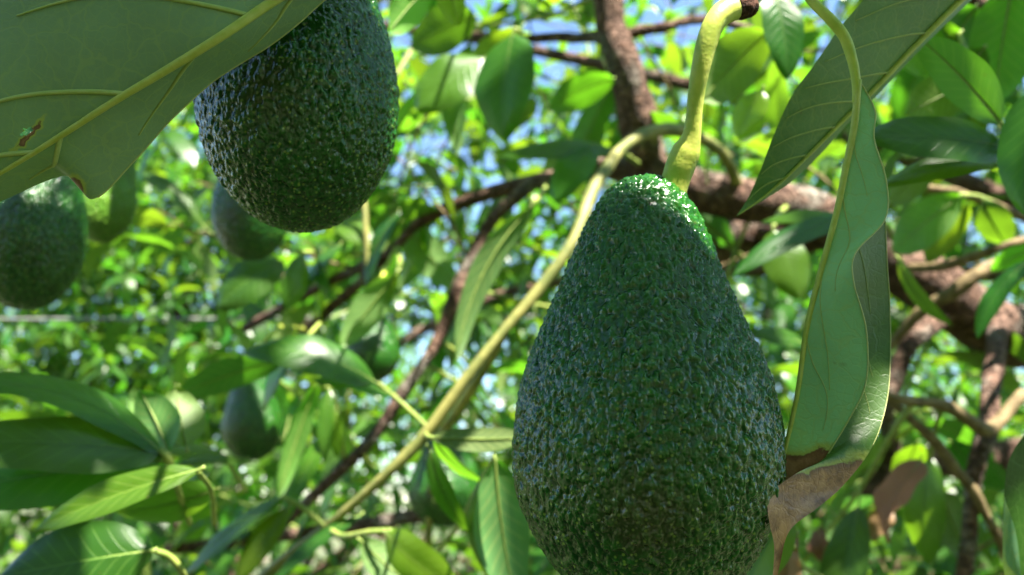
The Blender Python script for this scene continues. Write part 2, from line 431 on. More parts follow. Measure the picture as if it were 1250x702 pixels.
def placed_leaf(parent, bx, by, bd, tx, ty, td, wpx, roll=0.0, mat=None, fold=0.2, sag=0.06, lat=0.0, wave=0.03, twist=0.0, seed=None, label=None):
    """one leaf with its own outline; roll 0 shows the camera its upper side, 180 its underside"""
    b, t = P(bx, by, bd), P(tx, ty, td)
    seed = seed if seed is not None else int(abs(bx * 7 + by * 3)) % 97
    y = (t - b).normalized()
    n = (CAM - (b + t) / 2).normalized(); n = (n - y * n.dot(y)).normalized()
    n.rotate(Quaternion(y, R(roll)))
    M, L = frame_matrix(b, t, n)
    W = wpx * (bd + td) / 2 / FPX
    bl, rb = leaf_mesh(L, W, fold, sag, lat, wave, twist, seed, 17, 9, 0.003)
    bl.materials.append(mat or M_LEAF); rb.materials.append(M_RIBFAR)
    lf = obj('leaf', bl, None, parent, Matrix.Translation(-parent.location) @ M)
    obj('midrib', rb, None, lf)
    if label: lf['label'] = label
    return lf

def stem_part(name, parent, pts, mat, n=30, seg=8, wob=0.06):
    c, r = pix_tube(pts, n, seg, wob)
    co, q, t = tube_np(c - np.array(parent.location), r, seg)
    return obj(name, mesh_np(name, co, q, t), mat, parent)

# ------------------------------------------------------------------ ground
def ground():
    n = 140
    g = np.sign(np.linspace(-1, 1, n)) * np.abs(np.linspace(-1, 1, n)) ** 3 * 700
    xx, yy = np.meshgrid(g, g, indexing='ij')
    zz = 0.05 * np.sin(xx * 1.3 + 0.7) * np.cos(yy * 0.9) + 0.03 * np.sin(xx * 3.1) * np.sin(yy * 2.7 + 1)
    fade = np.clip(1 - np.hypot(xx, yy) / 60, 0, 1)
    co = np.stack([xx, yy, zz * fade], -1).reshape(-1, 3)
    m = NT('orchard_soil')
    tc = m.n('ShaderNodeTexCoord').outputs['Object']
    a = m.noise(tc, 1.2, 5.0).outputs[0]; b_ = m.noise(tc, 18.0, 5.0, 0.7).outputs[0]
    c = m.mix(m.ramp(b_, 0.35, 0.65), rgb(0.07, 0.045, 0.028), rgb(0.17, 0.12, 0.08))
    c = m.mix(m.ramp(a, 0.38, 0.55), c, rgb(0.045, 0.08, 0.02))
    b = m.n('ShaderNodeBsdfPrincipled'); m.l(c, b.inputs['Base Color']); b.inputs['Roughness'].default_value = 0.95
    bp = m.n('ShaderNodeBump'); bp.inputs['Distance'].default_value = 0.03; m.l(b_, bp.inputs['Height']); m.l(bp.outputs[0], b.inputs['Normal'])
    o = obj('ground', mesh_np('ground', co, grid_quads(n, n)), m.out(b.outputs[0]))
    o['kind'] = 'structure'; o['label'] = 'brown orchard soil with patches of low green growth'; o['category'] = 'ground'
ground()

# ------------------------------------------------------------------ shoots and crowns from one generator
def shoot_leaves(start, d, L, nl, r_, droop=0.5, size=(0.75, 1.25)):
    """a twig curve and the matrices of its leaves"""
    d = Vector(d).normalized(); pts = [Vector(start)]
    nseg = 6
    for k in range(nseg):
        d = (d + Vector((r_.gauss(0, 0.12), r_.gauss(0, 0.12), r_.gauss(0, 0.10) - 0.05 * droop))).normalized()
        pts.append(pts[-1] + d * (L / nseg))
    mats = []
    a = r_.uniform(0, 6.28)
    for k in range(nl):
        f = 1.0 - 0.75 * (k / max(1, nl)) ** 1.2
        u = f * nseg; i = min(nseg - 1, int(u)); p = pts[i].lerp(pts[i + 1], u - i)
        ax = (pts[i + 1] - pts[i]).normalized()
        a += 2.4 + r_.uniform(-0.3, 0.3)
        side = ax.orthogonal().normalized(); side.rotate(Quaternion(ax, a))
        ld = (ax * r_.uniform(0.25, 0.75) + side + Vector((0, 0, -droop * r_.uniform(0.2, 1.3)))).normalized()
        ln = 0.14 * r_.uniform(*size)
        up = Vector((r_.gauss(0, 0.35), r_.gauss(0, 0.35), 1.0)) + ax * 0.3
        b = p + ld * 0.018
        M, _ = frame_matrix(b, b + ld * ln, up)
        mats.append(M @ Matrix.Scale(ln / 0.14, 4))
    return pts, mats

# low-poly leaf template for the crowns that are built as one mass
def crown_templates():
    out = []
    for k in range(5):
        r_ = random.Random(300 + k)
        t = np.array([0.004, 0.2, 0.48, 0.78, 0.998]); s = np.array([-1, 0.0, 1])
        tt, ss = np.meshgrid(t, s, indexing='ij')
        co = leaf_surface(0.14, r_.uniform(0.036, 0.054), r_.uniform(0.1, 0.6), r_.uniform(0.03, 0.15), r_.uniform(-.05, .05), 0.03, r_.uniform(-.5, .5), k, tt, ss).reshape(-1, 3)
        uv = np.stack([(ss + 1) / 2, tt], -1).reshape(-1, 2)
        out.append((co, grid_quads(len(t), 3), uv))
    return out
CT = crown_templates()

def crown_mesh(mats, seed, origin):
    """all leaves of a mass as one mesh"""
    r_ = np.random.default_rng(seed)
    if not mats: return None
    A = np.array([[list(row) for row in M] for M in mats])
    kind = r_.integers(0, len(CT), len(A))
    COs, QDs, UVs, RV, off = [], [], [], [], 0
    for k, (co, q, uv) in enumerate(CT):
        S = A[kind == k]
        if len(S) == 0: continue
        v = np.einsum('nij,vj->nvi', S[:, :3, :3], co) + S[:, None, :3, 3]
        nv = len(co); n = len(S)
        COs.append(v.reshape(-1, 3)); QDs.append((q[None] + (np.arange(n) * nv)[:, None, None]).reshape(-1, 4) + off)
        UVs.append(np.tile(uv, (n, 1))); RV.append(np.repeat(r_.random(n), nv)); off += n * nv
    co = np.vstack(COs) - np.array(origin)
    return mesh_np('crown', co, np.vstack(QDs), uv=np.vstack(UVs), attr={'lrand': np.concatenate(RV)})

def in_view(v, margin=0):
    q = PX(v)
    return q is not None and -margin < q[0] < 1250 + margin and -margin < q[1] < 702 + margin

def background_tree(loc, height, rad, nshoot, seed, label, group=None):
    """trunk with limbs, and a crown of many leaves on twigs through its outer volume"""
    r_ = random.Random(seed)
    loc = Vector(loc)
    root = empty('avocado_tree', loc, label, 'tree', group)
    parts = []
    h0 = height * 0.32
    tp = catmull([(0, 0, -0.05), (0.05, 0.02, h0 * 0.5), (0.0, 0.06, h0), (0.03, 0.0, height * 0.6)], 14)
    parts.append(tube_np(tp, np.linspace(0.13, 0.06, 14), 8))
    limbs = []
    for k in range(7):
        a = k * 0.9 + r_.uniform(-.3, .3); e = r_.uniform(0.25, 0.9)
        d = Vector((math.cos(a) * math.cos(e), math.sin(a) * math.cos(e), math.sin(e)))
        s0 = Vector((0, 0.04, h0 * r_.uniform(0.7, 1.2)))
        l = rad * r_.uniform(0.6, 0.85)
        pts = catmull([tuple(s0), tuple(s0 + d * l * 0.5 + Vector((0, 0, 0.1))), tuple(s0 + d * l + Vector((0, 0, 0.25)))], 10)
        limbs.append(pts); parts.append(tube_np(pts, np.linspace(0.06, 0.018, 10), 6))
    co, q, t = join(parts)
    obj('trunk', mesh_np('trunk', co, q, t), M_BARK, root)
    mats = []
    zc = height * 0.58; hz = height * 0.47
    while len(mats) < nshoot * 6:
        u = Vector((r_.gauss(0, 1), r_.gauss(0, 1), r_.gauss(0, 1))).normalized()
        rr = r_.random() ** 0.45
        lump = 0.78 + 0.22 * math.sin(u.x * 5 + seed) * math.cos(u.z * 6 + seed * 2) + 0.12 * math.sin(u.y * 9 + seed)
        p = loc + Vector((u.x * rad * rr * lump, u.y * rad * rr * lump, zc + u.z * hz * rr * lump))
        if p.z < 0.35: continue
        if (p - CAM).length < 1.6: continue
        dd = (u + Vector((0, 0, 0.25)) + Vector((r_.gauss(0, .4), r_.gauss(0, .4), r_.gauss(0, .3))))
        _, mm = shoot_leaves(p, dd, 0.25, 6, r_, 0.6)
        mats += mm
    c = obj('crown', crown_mesh(mats, seed, loc), M_CROWN, root); c['kind'] = 'stuff'
    return root

background_tree((-2.6, 5.6, 0), 5.4, 2.3, 3000, 21, 'distant bushy avocado tree with sunlit crown behind the stretched grey wire')
background_tree((-6.2, 8.0, 0), 6.0, 2.8, 1500, 22, 'farther avocado tree with a rounded crown beyond the wire')
background_tree((1.9, 6.4, 0), 5.6, 2.3, 2200, 23, 'avocado tree standing behind the thick brown limbs of the fruiting tree')
background_tree((5.6, 7.8, 0), 6.0, 2.6, 1000, 24, 'avocado tree far beyond the reddish twigs and knotted limb')
background_tree((-0.6, 10.5, 0), 6.0, 2.6, 700, 25, 'small far avocado tree closing the gap between two nearer trees', None)
background_tree((0.5, 5.0, 0), 2.8, 1.5, 620, 28, 'low young avocado tree filling the foot of the gap between two taller trees')
background_tree((-1.5, 4.3, 0), 2.5, 1.3, 380, 29, 'low young avocado tree at the foot of the distant bushy tree')
background_tree((2.4, 4.7, 0), 2.6, 1.4, 380, 30, 'low young avocado tree seen under the thick knotted limb')
background_tree((4.4, 6.0, 0), 3.0, 1.6, 380, 31, 'low young avocado tree beyond the branching twigs')
background_tree((0.1, -2.5, 0), 4.4, 1.9, 1500, 26, 'unseen avocado tree added behind the viewpoint to darken reflections in the fruit')  # this tree and the next two: unseen, added to dim the surroundings
background_tree((-3.3, -2.9, 0), 4.4, 1.9, 1000, 32, 'unseen avocado tree added behind on the left to narrow the open sky')
background_tree((3.5, -3.0, 0), 4.4, 1.9, 1000, 33, 'unseen avocado tree added behind on the right to narrow the open sky')

# ------------------------------------------------------------------ the fruiting tree
TB = Vector((1.55, 1.75, 0.0))
tree = empty('avocado_tree', TB, 'fruiting avocado tree with reddish brown limbs behind the hanging avocados', 'tree')
LIMBS = {}
def limb(key, pts, mat, label=None, n=44, seg=12, wob=0.07, name='limb'):
    c, r = pix_tube(pts, n, seg, wob)
    # knots and bends
    k = np.linspace(0, 1, n)
    jit = np.stack([np.interp(k, np.linspace(0, 1, 9), nrg.normal(0, 1, 9)) for _ in range(3)], -1)
    c = c + jit * r[:, None] * 0.22
    co, q, t = tube_np(c - np.array(TB), r, seg)
    o = obj(name, mesh_np(name, co, q, t), mat, tree)
    if label: o['label'] = label
    LIMBS[key] = (c, r)
    return o

# trunk out of the frame, at the height where the limbs leave it
tr_pts = catmull([(1.55, 1.75, -0.1), (1.50, 1.70, 0.5), (1.42, 1.55, 1.0), (1.36, 1.46, 1.45), (1.40, 1.50, 2.2), (1.30, 1.6, 3.0)], 40)
co, q, t = tube_np(tr_pts - np.array(TB), wobble(np.linspace(0.14, 0.06, 40), 0.05, 40), 16)
obj('trunk', mesh_np('trunk', co, q, t), M_BARK, tree)
LIMBS['trunk'] = (tr_pts, np.linspace(0.14, 0.06, 40))

limb('B', [(1490, 420, 1.46, 40), (1330, 420, 1.15, 42), (1240, 398, 0.98, 40), (1170, 366, 0.93, 38), (1100, 322, 0.92, 36), (1030, 278, 0.92, 30), (960, 252, 0.92, 27), (890, 240, 0.92, 27), (830, 228, 0.92, 26), (790, 205, 0.92, 26)], M_BARK, 'thick knotted brown limb passing behind the hanging avocado')
limb('A', [(800, 225, 0.93, 27), (790, 190, 0.92, 24), (776, 140, 0.91, 22), (760, 80, 0.9, 20), (745, 20, 0.9, 19), (730, -60, 0.92, 18), (700, -200, 0.98, 14)], M_BARK, 'upright reddish brown limb rising past the fruit stalk')
limb('C', [(1010, 275, 0.96, 30), (950, 282, 1.0, 36), (890, 290, 1.02, 36), (840, 330, 1.05, 32), (800, 420, 1.1, 27), (790, 560, 1.15, 22), (810, 760, 1.2, 18)], M_BARK)
limb('D', [(800, 212, 0.94, 17), (740, 208, 0.95, 14), (690, 215, 0.97, 11), (620, 228, 1.0, 9), (560, 250, 1.03, 8), (510, 276, 1.06, 7), (470, 310, 1.08, 6), (400, 345, 1.15, 6), (300, 400, 1.25, 5)], M_BARK, 'thin dark brown limb crossing between the two hanging avocados')
limb('E', [(650, 224, 0.99, 8), (600, 275, 0.97, 8), (565, 340, 0.95, 8), (540, 400, 0.93, 8), (505, 460, 0.92, 7), (460, 530, 0.92, 8), (400, 590, 0.92, 7), (320, 660, 0.95, 6)], M_BARK)
limb('F', [(905, 236, 0.91, 7), (884, 186, 0.84, 7), (836, 160, 0.78, 7), (793, 161, 0.75, 7.5), (760, 180, 0.72, 6.5), (742, 205, 0.69, 7), (722, 236, 0.66, 7.2), (700, 292, 0.63, 6.6), (660, 350, 0.62, 7), (616, 402, 0.61, 6.6), (572, 458, 0.60, 7), (522, 528, 0.60, 7.4), (470, 582, 0.60, 6.6), (404, 640, 0.62, 6.4), (340, 690, 0.64, 7), (260, 760, 0.68, 6)], M_SHOOT, 'yellow green sunlit shoot running diagonally down behind the avocado')
limb('F2', [(612, 410, 0.61, 5), (590, 450, 0.64, 6), (560, 500, 0.68, 6), (535, 540, 0.72, 5), (528, 600, 0.75, 5), (520, 690, 0.78, 4)], M_SHOOT)
limb('G', [(1160, 372, 0.92, 18), (1135, 400, 0.88, 13), (1100, 440, 0.86, 11), (1085, 500, 0.86, 10), (1090, 560, 0.9, 9), (1040, 620, 0.92, 10), (1030, 720, 0.95, 11)], M_BARK)
limb('H', [(1250, 480, 0.72, 6), (1205, 522, 0.70, 9), (1150, 495, 0.68, 8), (1100, 488, 0.66, 6), (1060, 470, 0.66, 4)], M_TWIG, name='branch')
limb('I', [(1225, 380, 0.95, 14), (1215, 440, 0.80, 11), (1205, 520, 0.72, 11), (1190, 600, 0.72, 9), (1170, 720, 0.75, 8)], M_BARK)
limb('J', [(1070, 470, 0.70, 5), (1120, 520, 0.70, 6), (1165, 570, 0.71, 7), (1200, 625, 0.72, 6), (1235, 690, 0.74, 5)], M_TWIG, name='branch')
limb('T1', [(1110, 326, 0.86, 5), (1150, 326, 0.80, 6), (1190, 312, 0.76, 6), (1250, 293, 0.74, 6), (1330, 280, 0.8, 8), (1420, 330, 1.2, 10)], M_TWIG, 'pale sunlit twig lying across the thick knotted limb', name='branch')
limb('T2', [(1082, 430, 0.82, 5), (1120, 385, 0.80, 7), (1170, 350, 0.78, 9), (1215, 325, 0.78, 9), (1290, 320, 0.85, 9), (1380, 380, 1.1, 10)], M_TWIG, name='branch')
limb('T3', [(1100, 225, 0.78, 4), (1160, 232, 0.78, 4.5), (1220, 252, 0.78, 5), (1300, 290, 0.85, 6)], M_TWIG, name='branch')
limb('U', [(745, 48, 0.9, 7), (690, 45, 0.95, 6), (620, 48, 1.0, 5), (560, 40, 1.05, 4)], M_BARK, name='branch')
limb('V', [(760, 45, 0.9, 7), (810, 32, 0.88, 6), (860, 22, 0.9, 5), (930, 40, 0.95, 4)], M_BARK, name='branch')
# deeper limbs of the same crown
limb('K1', [(1420, 340, 1.5, 16), (1150, 210, 1.6, 11), (900, 120, 1.7, 8), (640, 60, 1.75, 6), (420, 20, 1.8, 5), (250, -30, 1.9, 6)], M_BARK)
limb('K2', [(1450, 520, 1.45, 24), (1200, 560, 1.5, 20), (950, 560, 1.55, 15), (700, 600, 1.55, 12), (450, 640, 1.5, 8), (200, 670, 1.5, 6)], M_BARK)
limb('K3', [(1400, 260, 1.45, 20), (1260, 80, 1.3, 16), (1100, -60, 1.2, 14), (900, -200, 1.2, 10)], M_BARK)
limb('K4', [(470, 310, 1.08, 7), (380, 400, 1.15, 6), (270, 470, 1.2, 5), (150, 520, 1.3, 4)], M_BARK)
limb('K5', [(1420, 300, 1.5, 20), (1180, 330, 1.9, 12), (900, 330, 2.1, 8), (620, 360, 2.2, 6), (380, 480, 2.2, 6)], M_BARK)

# openings cut in the foliage so sunlight falls on chosen limbs, stalk and leaves
BEAMS = [(P(a_, b_, c_), r_) for a_, b_, c_, r_ in ((856, 90, .243, .016), (768, 100, .9, .05), (790, 170, .9, .05), (185, 594, .352, .032), (1150, 335, .9, .06), (1200, 370, .9, .06), (1060, 108, .232, .010),
         (700, 290, .63, .045), (610, 415, .61, .045), (362, 345, .77, .04), (955, 320, .69, .045), (960, 40, .48, .04), (960, 260, .9, .05), (55, 525, .37, .016), (298, 485, .85, .014), (440, 340, .85, .05), (400, 520, .74, .05), (1080, 640, .78, .05), (1180, 320, .78, .05), (560, 350, .7, .03), (500, 620, .55, .04), (680, 30, 1.0, .08), (560, 120, 1.2, .1))]
def pt_in_beam(v):
    for q_, rad in BEAMS:
        w_ = v - q_; k_ = w_.dot(SUN)
        if k_ > 0.03 and (w_ - SUN * k_).length < rad + 0.02: return True
    return False
def in_beam(M):
    for f in (0.0, 0.035, 0.07, 0.105, 0.14):
        v = M @ Vector((0, f, 0))
        for q_, rad in BEAMS:
            w_ = v - q_; k_ = w_.dot(SUN)
            if k_ > 0.03 and (w_ - SUN * k_).length < rad: return True
    return False

# random leafy twigs on the limbs, each its own thing
ZL = {
 'A': 'small leafy twig growing from the upright reddish brown limb',
 'B': 'leafy twig growing from the thick knotted brown limb',
 'C': 'leafy twig sprouting from the limb hidden behind the hanging avocado',
 'D': 'leafy twig hanging from the thin dark limb between the two avocados',
 'E': 'leafy twig on the dark slanting limb beside the sunlit shoot',
 'F': 'leafy twig on the yellow green sunlit shoot',
 'G': 'leafy twig beside the brown limb under the curled leaf',
 'H': 'leafy twig on the thin branching twigs below the knotted limb',
 'K1': 'leafy twig high in the crown behind the upright limb',
 'K2': 'leafy twig low in the shaded crown under the fruit',
 'K3': 'leafy twig in the sunlit upper crown above the knotted limb',
 'K4': 'leafy twig in the dim foliage below the stretched wire',
 'K5': 'leafy twig deep in the crown behind the sunlit shoot',
 'U': 'leafy twig on the thin side branch of the upright limb',
}
PLAN = [('K1', 13, 0.18, 1.0), ('K2', 13, 0.15, 1.0), ('K3', 7, 0.1, 0.9), ('K4', 6, 0.2, 1.0), ('K5', 10, 0.15, 1.0), ('B', 4, 0.1, 0.8), ('C', 4, 0.3, 0.9), ('D', 4, 0.35, 1.0), ('E', 4, 0.2, 1.0), ('G', 3, 0.3, 1.0), ('H', 2, 0.2, 0.9), ('U', 2, 0.2, 1.0), ('A', 2, 0.4, 1)]
nleaf = 0
for key, cnt, f0, f1 in PLAN:
    c, r = LIMBS[key]
    made = 0; tries = 0
    while made < cnt and tries < 400:
        tries += 1
        i = int((f0 + (f1 - f0) * rng.random()) * (len(c) - 1))
        s0 = Vector(c[i]); ax = Vector(c[min(i + 1, len(c) - 1)] - c[max(i - 1, 0)]).normalized()
        d = ax * rng.uniform(-0.1, 0.6) + Vector((rng.gauss(0, .6), rng.uniform(-0.3, 0.9), rng.gauss(0.15, .6)))
        L = rng.uniform(0.18, 0.38)
        e = s0 + d.normalized() * L
        q = PX(e)
        if q is None or q[2] < 0.75 or not (-60 < q[0] < 1310 and -60 < q[1] < 760): continue
        pts, mats = shoot_leaves(s0, d, L, rng.randint(3, 6), rng, 0.6, (0.7, 1.15))
        if min(PX(M @ Vector((0, 0.14, 0)))[2] for M in mats) < 0.62: continue
        mats = [M for M in mats if in_view(M @ Vector((0, 0.07, 0)), 60) and not in_beam(M)]
        if len(mats) < 2: continue
        young = [rng.random() < 0.10 for _ in mats]
        lab = ZL[key].replace('small leafy twig', 'leafy twig').replace('leafy twig', {2: 'two', 3: 'three', 4: 'four', 5: 'five', 6: 'six'}[len(mats)] + '-leaved twig')
        if sum(young): lab += ', one leaf bright green' if sum(young) == 1 else ', some leaves bright green'
        green = rng.random() < 0.6
        sh = empty('leafy_twig', s0, lab, 'twig', ZL[key].replace('small ', '').replace('leafy twig', 'leafy twigs'))
        pp = catmull([tuple(p) for p in pts], 12)
        co, qd, tt = tube_np(pp - np.array(s0), np.linspace(0.0030, 0.0013, 12), 6)
        obj('stem', mesh_np('twig_stem', co, qd, tt), M_PETIOLE if green else M_TWIG, sh)
        for M, yg in zip(mats, young):
            add_leaf(sh, M, rng.randrange(len(VARS)), M_YOUNG if yg else M_LEAF); nleaf += 1
        made += 1

# the rest of this crown: above and around the frame, and the mass of leaves too many to count
CROWN_TWIGS = []
def crown_box(n, lo, hi, seed, keep, droop=0.6, size=(0.75, 1.2)):
    r_ = random.Random(seed); mats = []
    for _ in range(n):
        p = Vector([r_.uniform(lo[i], hi[i]) for i in range(3)])
        d = Vector((r_.gauss(0, 1), r_.gauss(0, 1), r_.gauss(0.2, .6)))
        pts, mm = shoot_leaves(p, d, 0.28, 6, r_, droop, size)
        mm = [M for M in mm if keep(M)]
        if len(mm) > 3 and not any(pt_in_beam(x) for x in pts): CROWN_TWIGS.append(tube_np(np.array([tuple(x) for x in pts]), np.linspace(.0034, .0014, 7), 4, False))
        mats += mm
    return mats
def keep_above(M):
    v = M @ Vector((0, 0.07, 0)); q = PX(v)
    if (v - CAM).length < 0.28: return False
    if q and in_view(v, 110) and q[2] < 1.25: return False
    return True
mats = crown_box(430, (-0.9, -1.2, 2.15), (1.7, 1.0, 3.5), 41, keep_above)
mats += crown_box(270, (-1.1, 1.0, 2.25), (2.4, 2.9, 3.7), 42, keep_above)
mats += crown_box(430, (-0.9, 1.7, 1.1), (2.6, 3.0, 3.2), 43, keep_above)
mats += crown_box(90, (1.0, 0.2, 0.7), (2.4, 2.0, 2.6), 44, keep_above)
mats += crown_box(200, (-0.9, 0.9, 0.7), (1.6, 2.4, 1.5), 45, keep_above)
mats = [M for M in mats if not in_beam(M)]
# unseen leaves added to shade the near fruit and leaves, kept off the lit stalk
LIT = [tuple(P(x, y, .238)) for x, y in ((858, 60), (856, 85), (854, 105), (852, 125), (850, 145), (848, 165), (844, 185), (840, 205), (860, 246))]
SHADE = []
for y in range(212, 700, 16):
    hw_ = np.interp(y, [212, 250, 300, 350, 400, 450, 500, 550, 600, 640, 700], [40, 72, 94, 110, 130, 147, 158, 164, 159, 143, 108])
    for f in np.arange(-0.92, 0.93, 0.16):
        x = 790 + f * hw_
        if y < 270 and f > 0.6: continue
        SHADE.append(tuple(P(x, y, .236 - .036 * hw_ / 164 * math.sqrt(1 - f * f))))
for x, y, d in [(x, y, .205) for x in range(-20, 340, 36) for y in range(-60, 240, 36) if y < 235 - 0.62 * x + 60] + [(x, y, .235) for x in range(250, 500, 24) for y in range(0, 280, 26)] + \
        [(x, y, .225) for x in range(985, 1085, 18) for y in range(170, 600, 30)] + [(x, y, .262) for x in range(930, 1180, 28) for y in range(-20, 230, 28) if x + y > 1030] + [(x, y, .38) for x in range(0, 180, 30) for y in range(475, 560, 24)]:
    SHADE.append(tuple(P(x, y, d)))
for x, y, d in [(x, y, .455) for x in range(-20, 110, 18) for y in range(205, 380, 15) if not (15 < x < 60 and 245 < y < 285)] + [(x, y, .81) for x in range(285, 345, 14) for y in range(480, 560, 14)]:
    SHADE.append(tuple(P(x, y, d)))
LIT = np.array(LIT); SHADE = np.array(SHADE); SV = np.array(SUN)
def hits(pts, Ms, grow=1.0):
    """which of the rays from pts to the sun meet which leaves"""
    A = np.array([[list(r_) for r_ in M] for M in Ms]); Ai = np.linalg.inv(A)
    o_ = np.einsum('nij,pj->npi', Ai[:, :3, :3], pts) + Ai[:, None, :3, 3]; d_ = Ai[:, :3, :3] @ SV
    k_ = (0.012 - o_[..., 2]) / (d_[:, None, 2] + 1e-9)
    h_ = o_ + k_[..., None] * d_[:, None, :]
    t_ = np.clip(h_[..., 1] / 0.14, 0, 1); hw_ = leaf_half_width(t_) * 0.022 * grow
    return (k_ > 0.02) & (h_[..., 1] > 0.0) & (h_[..., 1] < 0.14) & (np.abs(h_[..., 0]) < hw_)
block = hits(LIT, mats, 1.25).any(1)
mats = [M for M, b_ in zip(mats, block) if not b_]
rs_ = random.Random(77)
todo = SHADE[~hits(SHADE, mats, 0.7).any(0)]
added = 0
while len(todo) and added < 420:
    q_ = Vector(todo[rs_.randrange(len(todo))]); added += 1
    for _ in range(12):
        c0 = q_ + SUN * rs_.uniform(0.26, 0.85)
        dr = Vector((rs_.gauss(0, 1), rs_.gauss(0, 1), rs_.gauss(-.2, .25))).normalized(); ln = 0.14 * rs_.uniform(0.85, 1.2)
        M, _l = frame_matrix(c0 - dr * ln * 0.5, c0 + dr * ln * 0.5, Vector((rs_.gauss(0, .25), rs_.gauss(0, .25), 1)))
        M = M @ Matrix.Scale(ln / 0.14, 4)
        if keep_above(M) and not hits(LIT, [M], 1.15).any():
            mats.append(M)
            tp_ = [tuple(M @ Vector((0, -0.12, 0.03))), tuple(M @ Vector((0.01, -0.05, 0.01))), tuple(M @ Vector((0, 0.005, 0)))]
            if not any(pt_in_beam(Vector(x)) for x in tp_): CROWN_TWIGS.append(tube_np(catmull(tp_, 5), np.linspace(.003, .0014, 5), 4, False))
            todo = todo[~hits(todo, [M], 0.7)[0]]
            break
print('leaves added over the fruit', added, 'open', len(todo))
c = obj('crown', crown_mesh(mats, 51, TB), M_CROWN, tree); c['kind'] = 'stuff'  # also holds the unseen leaves added for shade
x_, q_, t_ = join(CROWN_TWIGS)
c = obj('twig_mass', mesh_np('twig_mass', x_ - np.array(TB), q_), M_TWIG, tree); c['kind'] = 'stuff'

# ------------------------------------------------------------------ avocados
PROFILE = [(0.000, 0.00), (0.010, 0.20), (0.035, 0.36), (0.075, 0.47), (0.13, 0.535), (0.19, 0.60), (0.27, 0.675), (0.36, 0.785), (0.45, 0.895), (0.54, 0.968), (0.63, 1.0), (0.72, 0.975), (0.80, 0.895), (0.87, 0.765), (0.93, 0.59), (0.97, 0.40), (0.992, 0.2), (1.0, 0.0)]
def fruit_mesh(L, Rm, seed, nz, na, prof=None):
    """stalk end at z=L, round end at z=0"""
    p = np.array(prof or PROFILE)
    # parametrise by arc length so both ends stay smooth
    sdist = np.concatenate([[0], np.cumsum(np.hypot(np.diff(p[:, 0] * L), np.diff(p[:, 1] * Rm)))])
    q = catmull([(a, b) for a, b in p], 800)
    sd_ = np.concatenate([[0], np.cumsum(np.hypot(np.diff(q[:, 0] * L), np.diff(q[:, 1] * Rm)))])
    u = np.linspace(0, sd_[-1], nz)
    h = np.interp(u, sd_, q[:, 0]); r = np.clip(np.interp(u, sd_, q[:, 1]), 0, None) * Rm
    r[0] = r[-1] = 0.00005
    a = np.linspace(0, 2 * np.pi, na, endpoint=False)
    g = np.random.default_rng(seed)
    ph = g.uniform(0, 6.28, 6)
    hh, aa = np.meshgrid(h, a, indexing='ij')
    rr = r[:, None] * (1 + 0.018 * np.sin(2 * aa + ph[0] + hh * 3) + 0.012 * np.sin(3 * aa + ph[1] - hh * 5) + 0.010 * np.sin(hh * 11 + ph[2]) * np.cos(aa + ph[3]))
    bend = 0.03 * L * (1 - hh) ** 2 * math.cos(ph[4])
    co = np.stack([rr * np.cos(aa) + bend * 0.5, rr * np.sin(aa), L * (1 - hh)], -1).reshape(-1, 3)
    i = np.arange(nz - 1)[:, None] * na; j = np.arange(na)[None]; j2 = (j + 1) % na
    quads = np.stack([i + j, i + na + j, i + na + j2, i + j2], -1).reshape(-1, 4)
    return mesh_np('avocado_skin', co, quads)

def avocado(cx, ytop, ybot, hw, d, label, seed, nz=60, na=70, mat=None, tilt=0.0, lean=0.0, stalk=None, prof=None):
    """cx, ytop, ybot, hw: photo outline in pixels; d: depth of the axis"""
    L = (ybot - ytop) / FPX * d; Rm = hw / FPX * d * 0.985
    base = P(cx, ybot, d)
    root = empty('avocado', base, label, 'avocado', 'avocados hanging in the tree')
    # hang along the picture's vertical, turned a little
    zax = (UP * 0.6 + Vector((0, 0, 1)) * 0.4 + RT * math.sin(R(tilt)) + FW * math.sin(R(lean))).normalized()
    xax = (RT - zax * RT.dot(zax)).normalized(); yax = zax.cross(xax)
    M = Matrix(((xax.x, yax.x, zax.x, 0), (xax.y, yax.y, zax.y, 0), (xax.z, yax.z, zax.z, 0), (0, 0, 0, 1)))
    obj('skin', fruit_mesh(L, Rm, seed, nz, na, prof), mat or M_SKIN, root, M)
    if stalk: 
        st = stem_part('stalk', root, stalk, M_STALK, 44, 14, 0.09)
    return root

# the sharp avocado with its long stalk
a1 = avocado(790, 204, 748, 164, 0.236, 'large glossy dark green avocado hanging beside the curled brown-tipped leaf', 3, 440, 800, tilt=0.0,
        stalk=[(818, 250, 0.249, 14), (823, 226, 0.249, 18), (830, 204, 0.248, 19), (838, 184, 0.247, 16), (845, 162, 0.245, 11.5), (849, 122, 0.243, 11.5), (854, 90, 0.241, 12.5), (862, 55, 0.240, 13), (872, 28, 0.240, 13), (886, 14, 0.242, 14), (905, 9, 0.244, 13)],
        prof=[(0.0, 0.0), (0.006, 0.11), (0.018, 0.20), (0.04, 0.295), (0.085, 0.398), (0.13, 0.472), (0.18, 0.540), (0.27, 0.652), (0.36, 0.78), (0.455, 0.905), (0.545, 0.972), (0.635, 1.0), (0.73, 0.972), (0.80, 0.89), (0.87, 0.765), (0.93, 0.59), (0.97, 0.40), (0.992, 0.2), (1.0, 0.0)])
c_, r_ = pix_tube([(897, 10, 0.2432, 13.5), (906, 8, 0.244, 15), (914, 9, 0.246, 13), (921, 12, 0.248, 6)], 18, 14, 0.12)
x_, q_, t_ = tube_np(c_ - np.array(a1.location), r_, 14)
obj('stalk_scar', mesh_np('stalk_scar', x_, q_, t_), M_SCAR, a1)
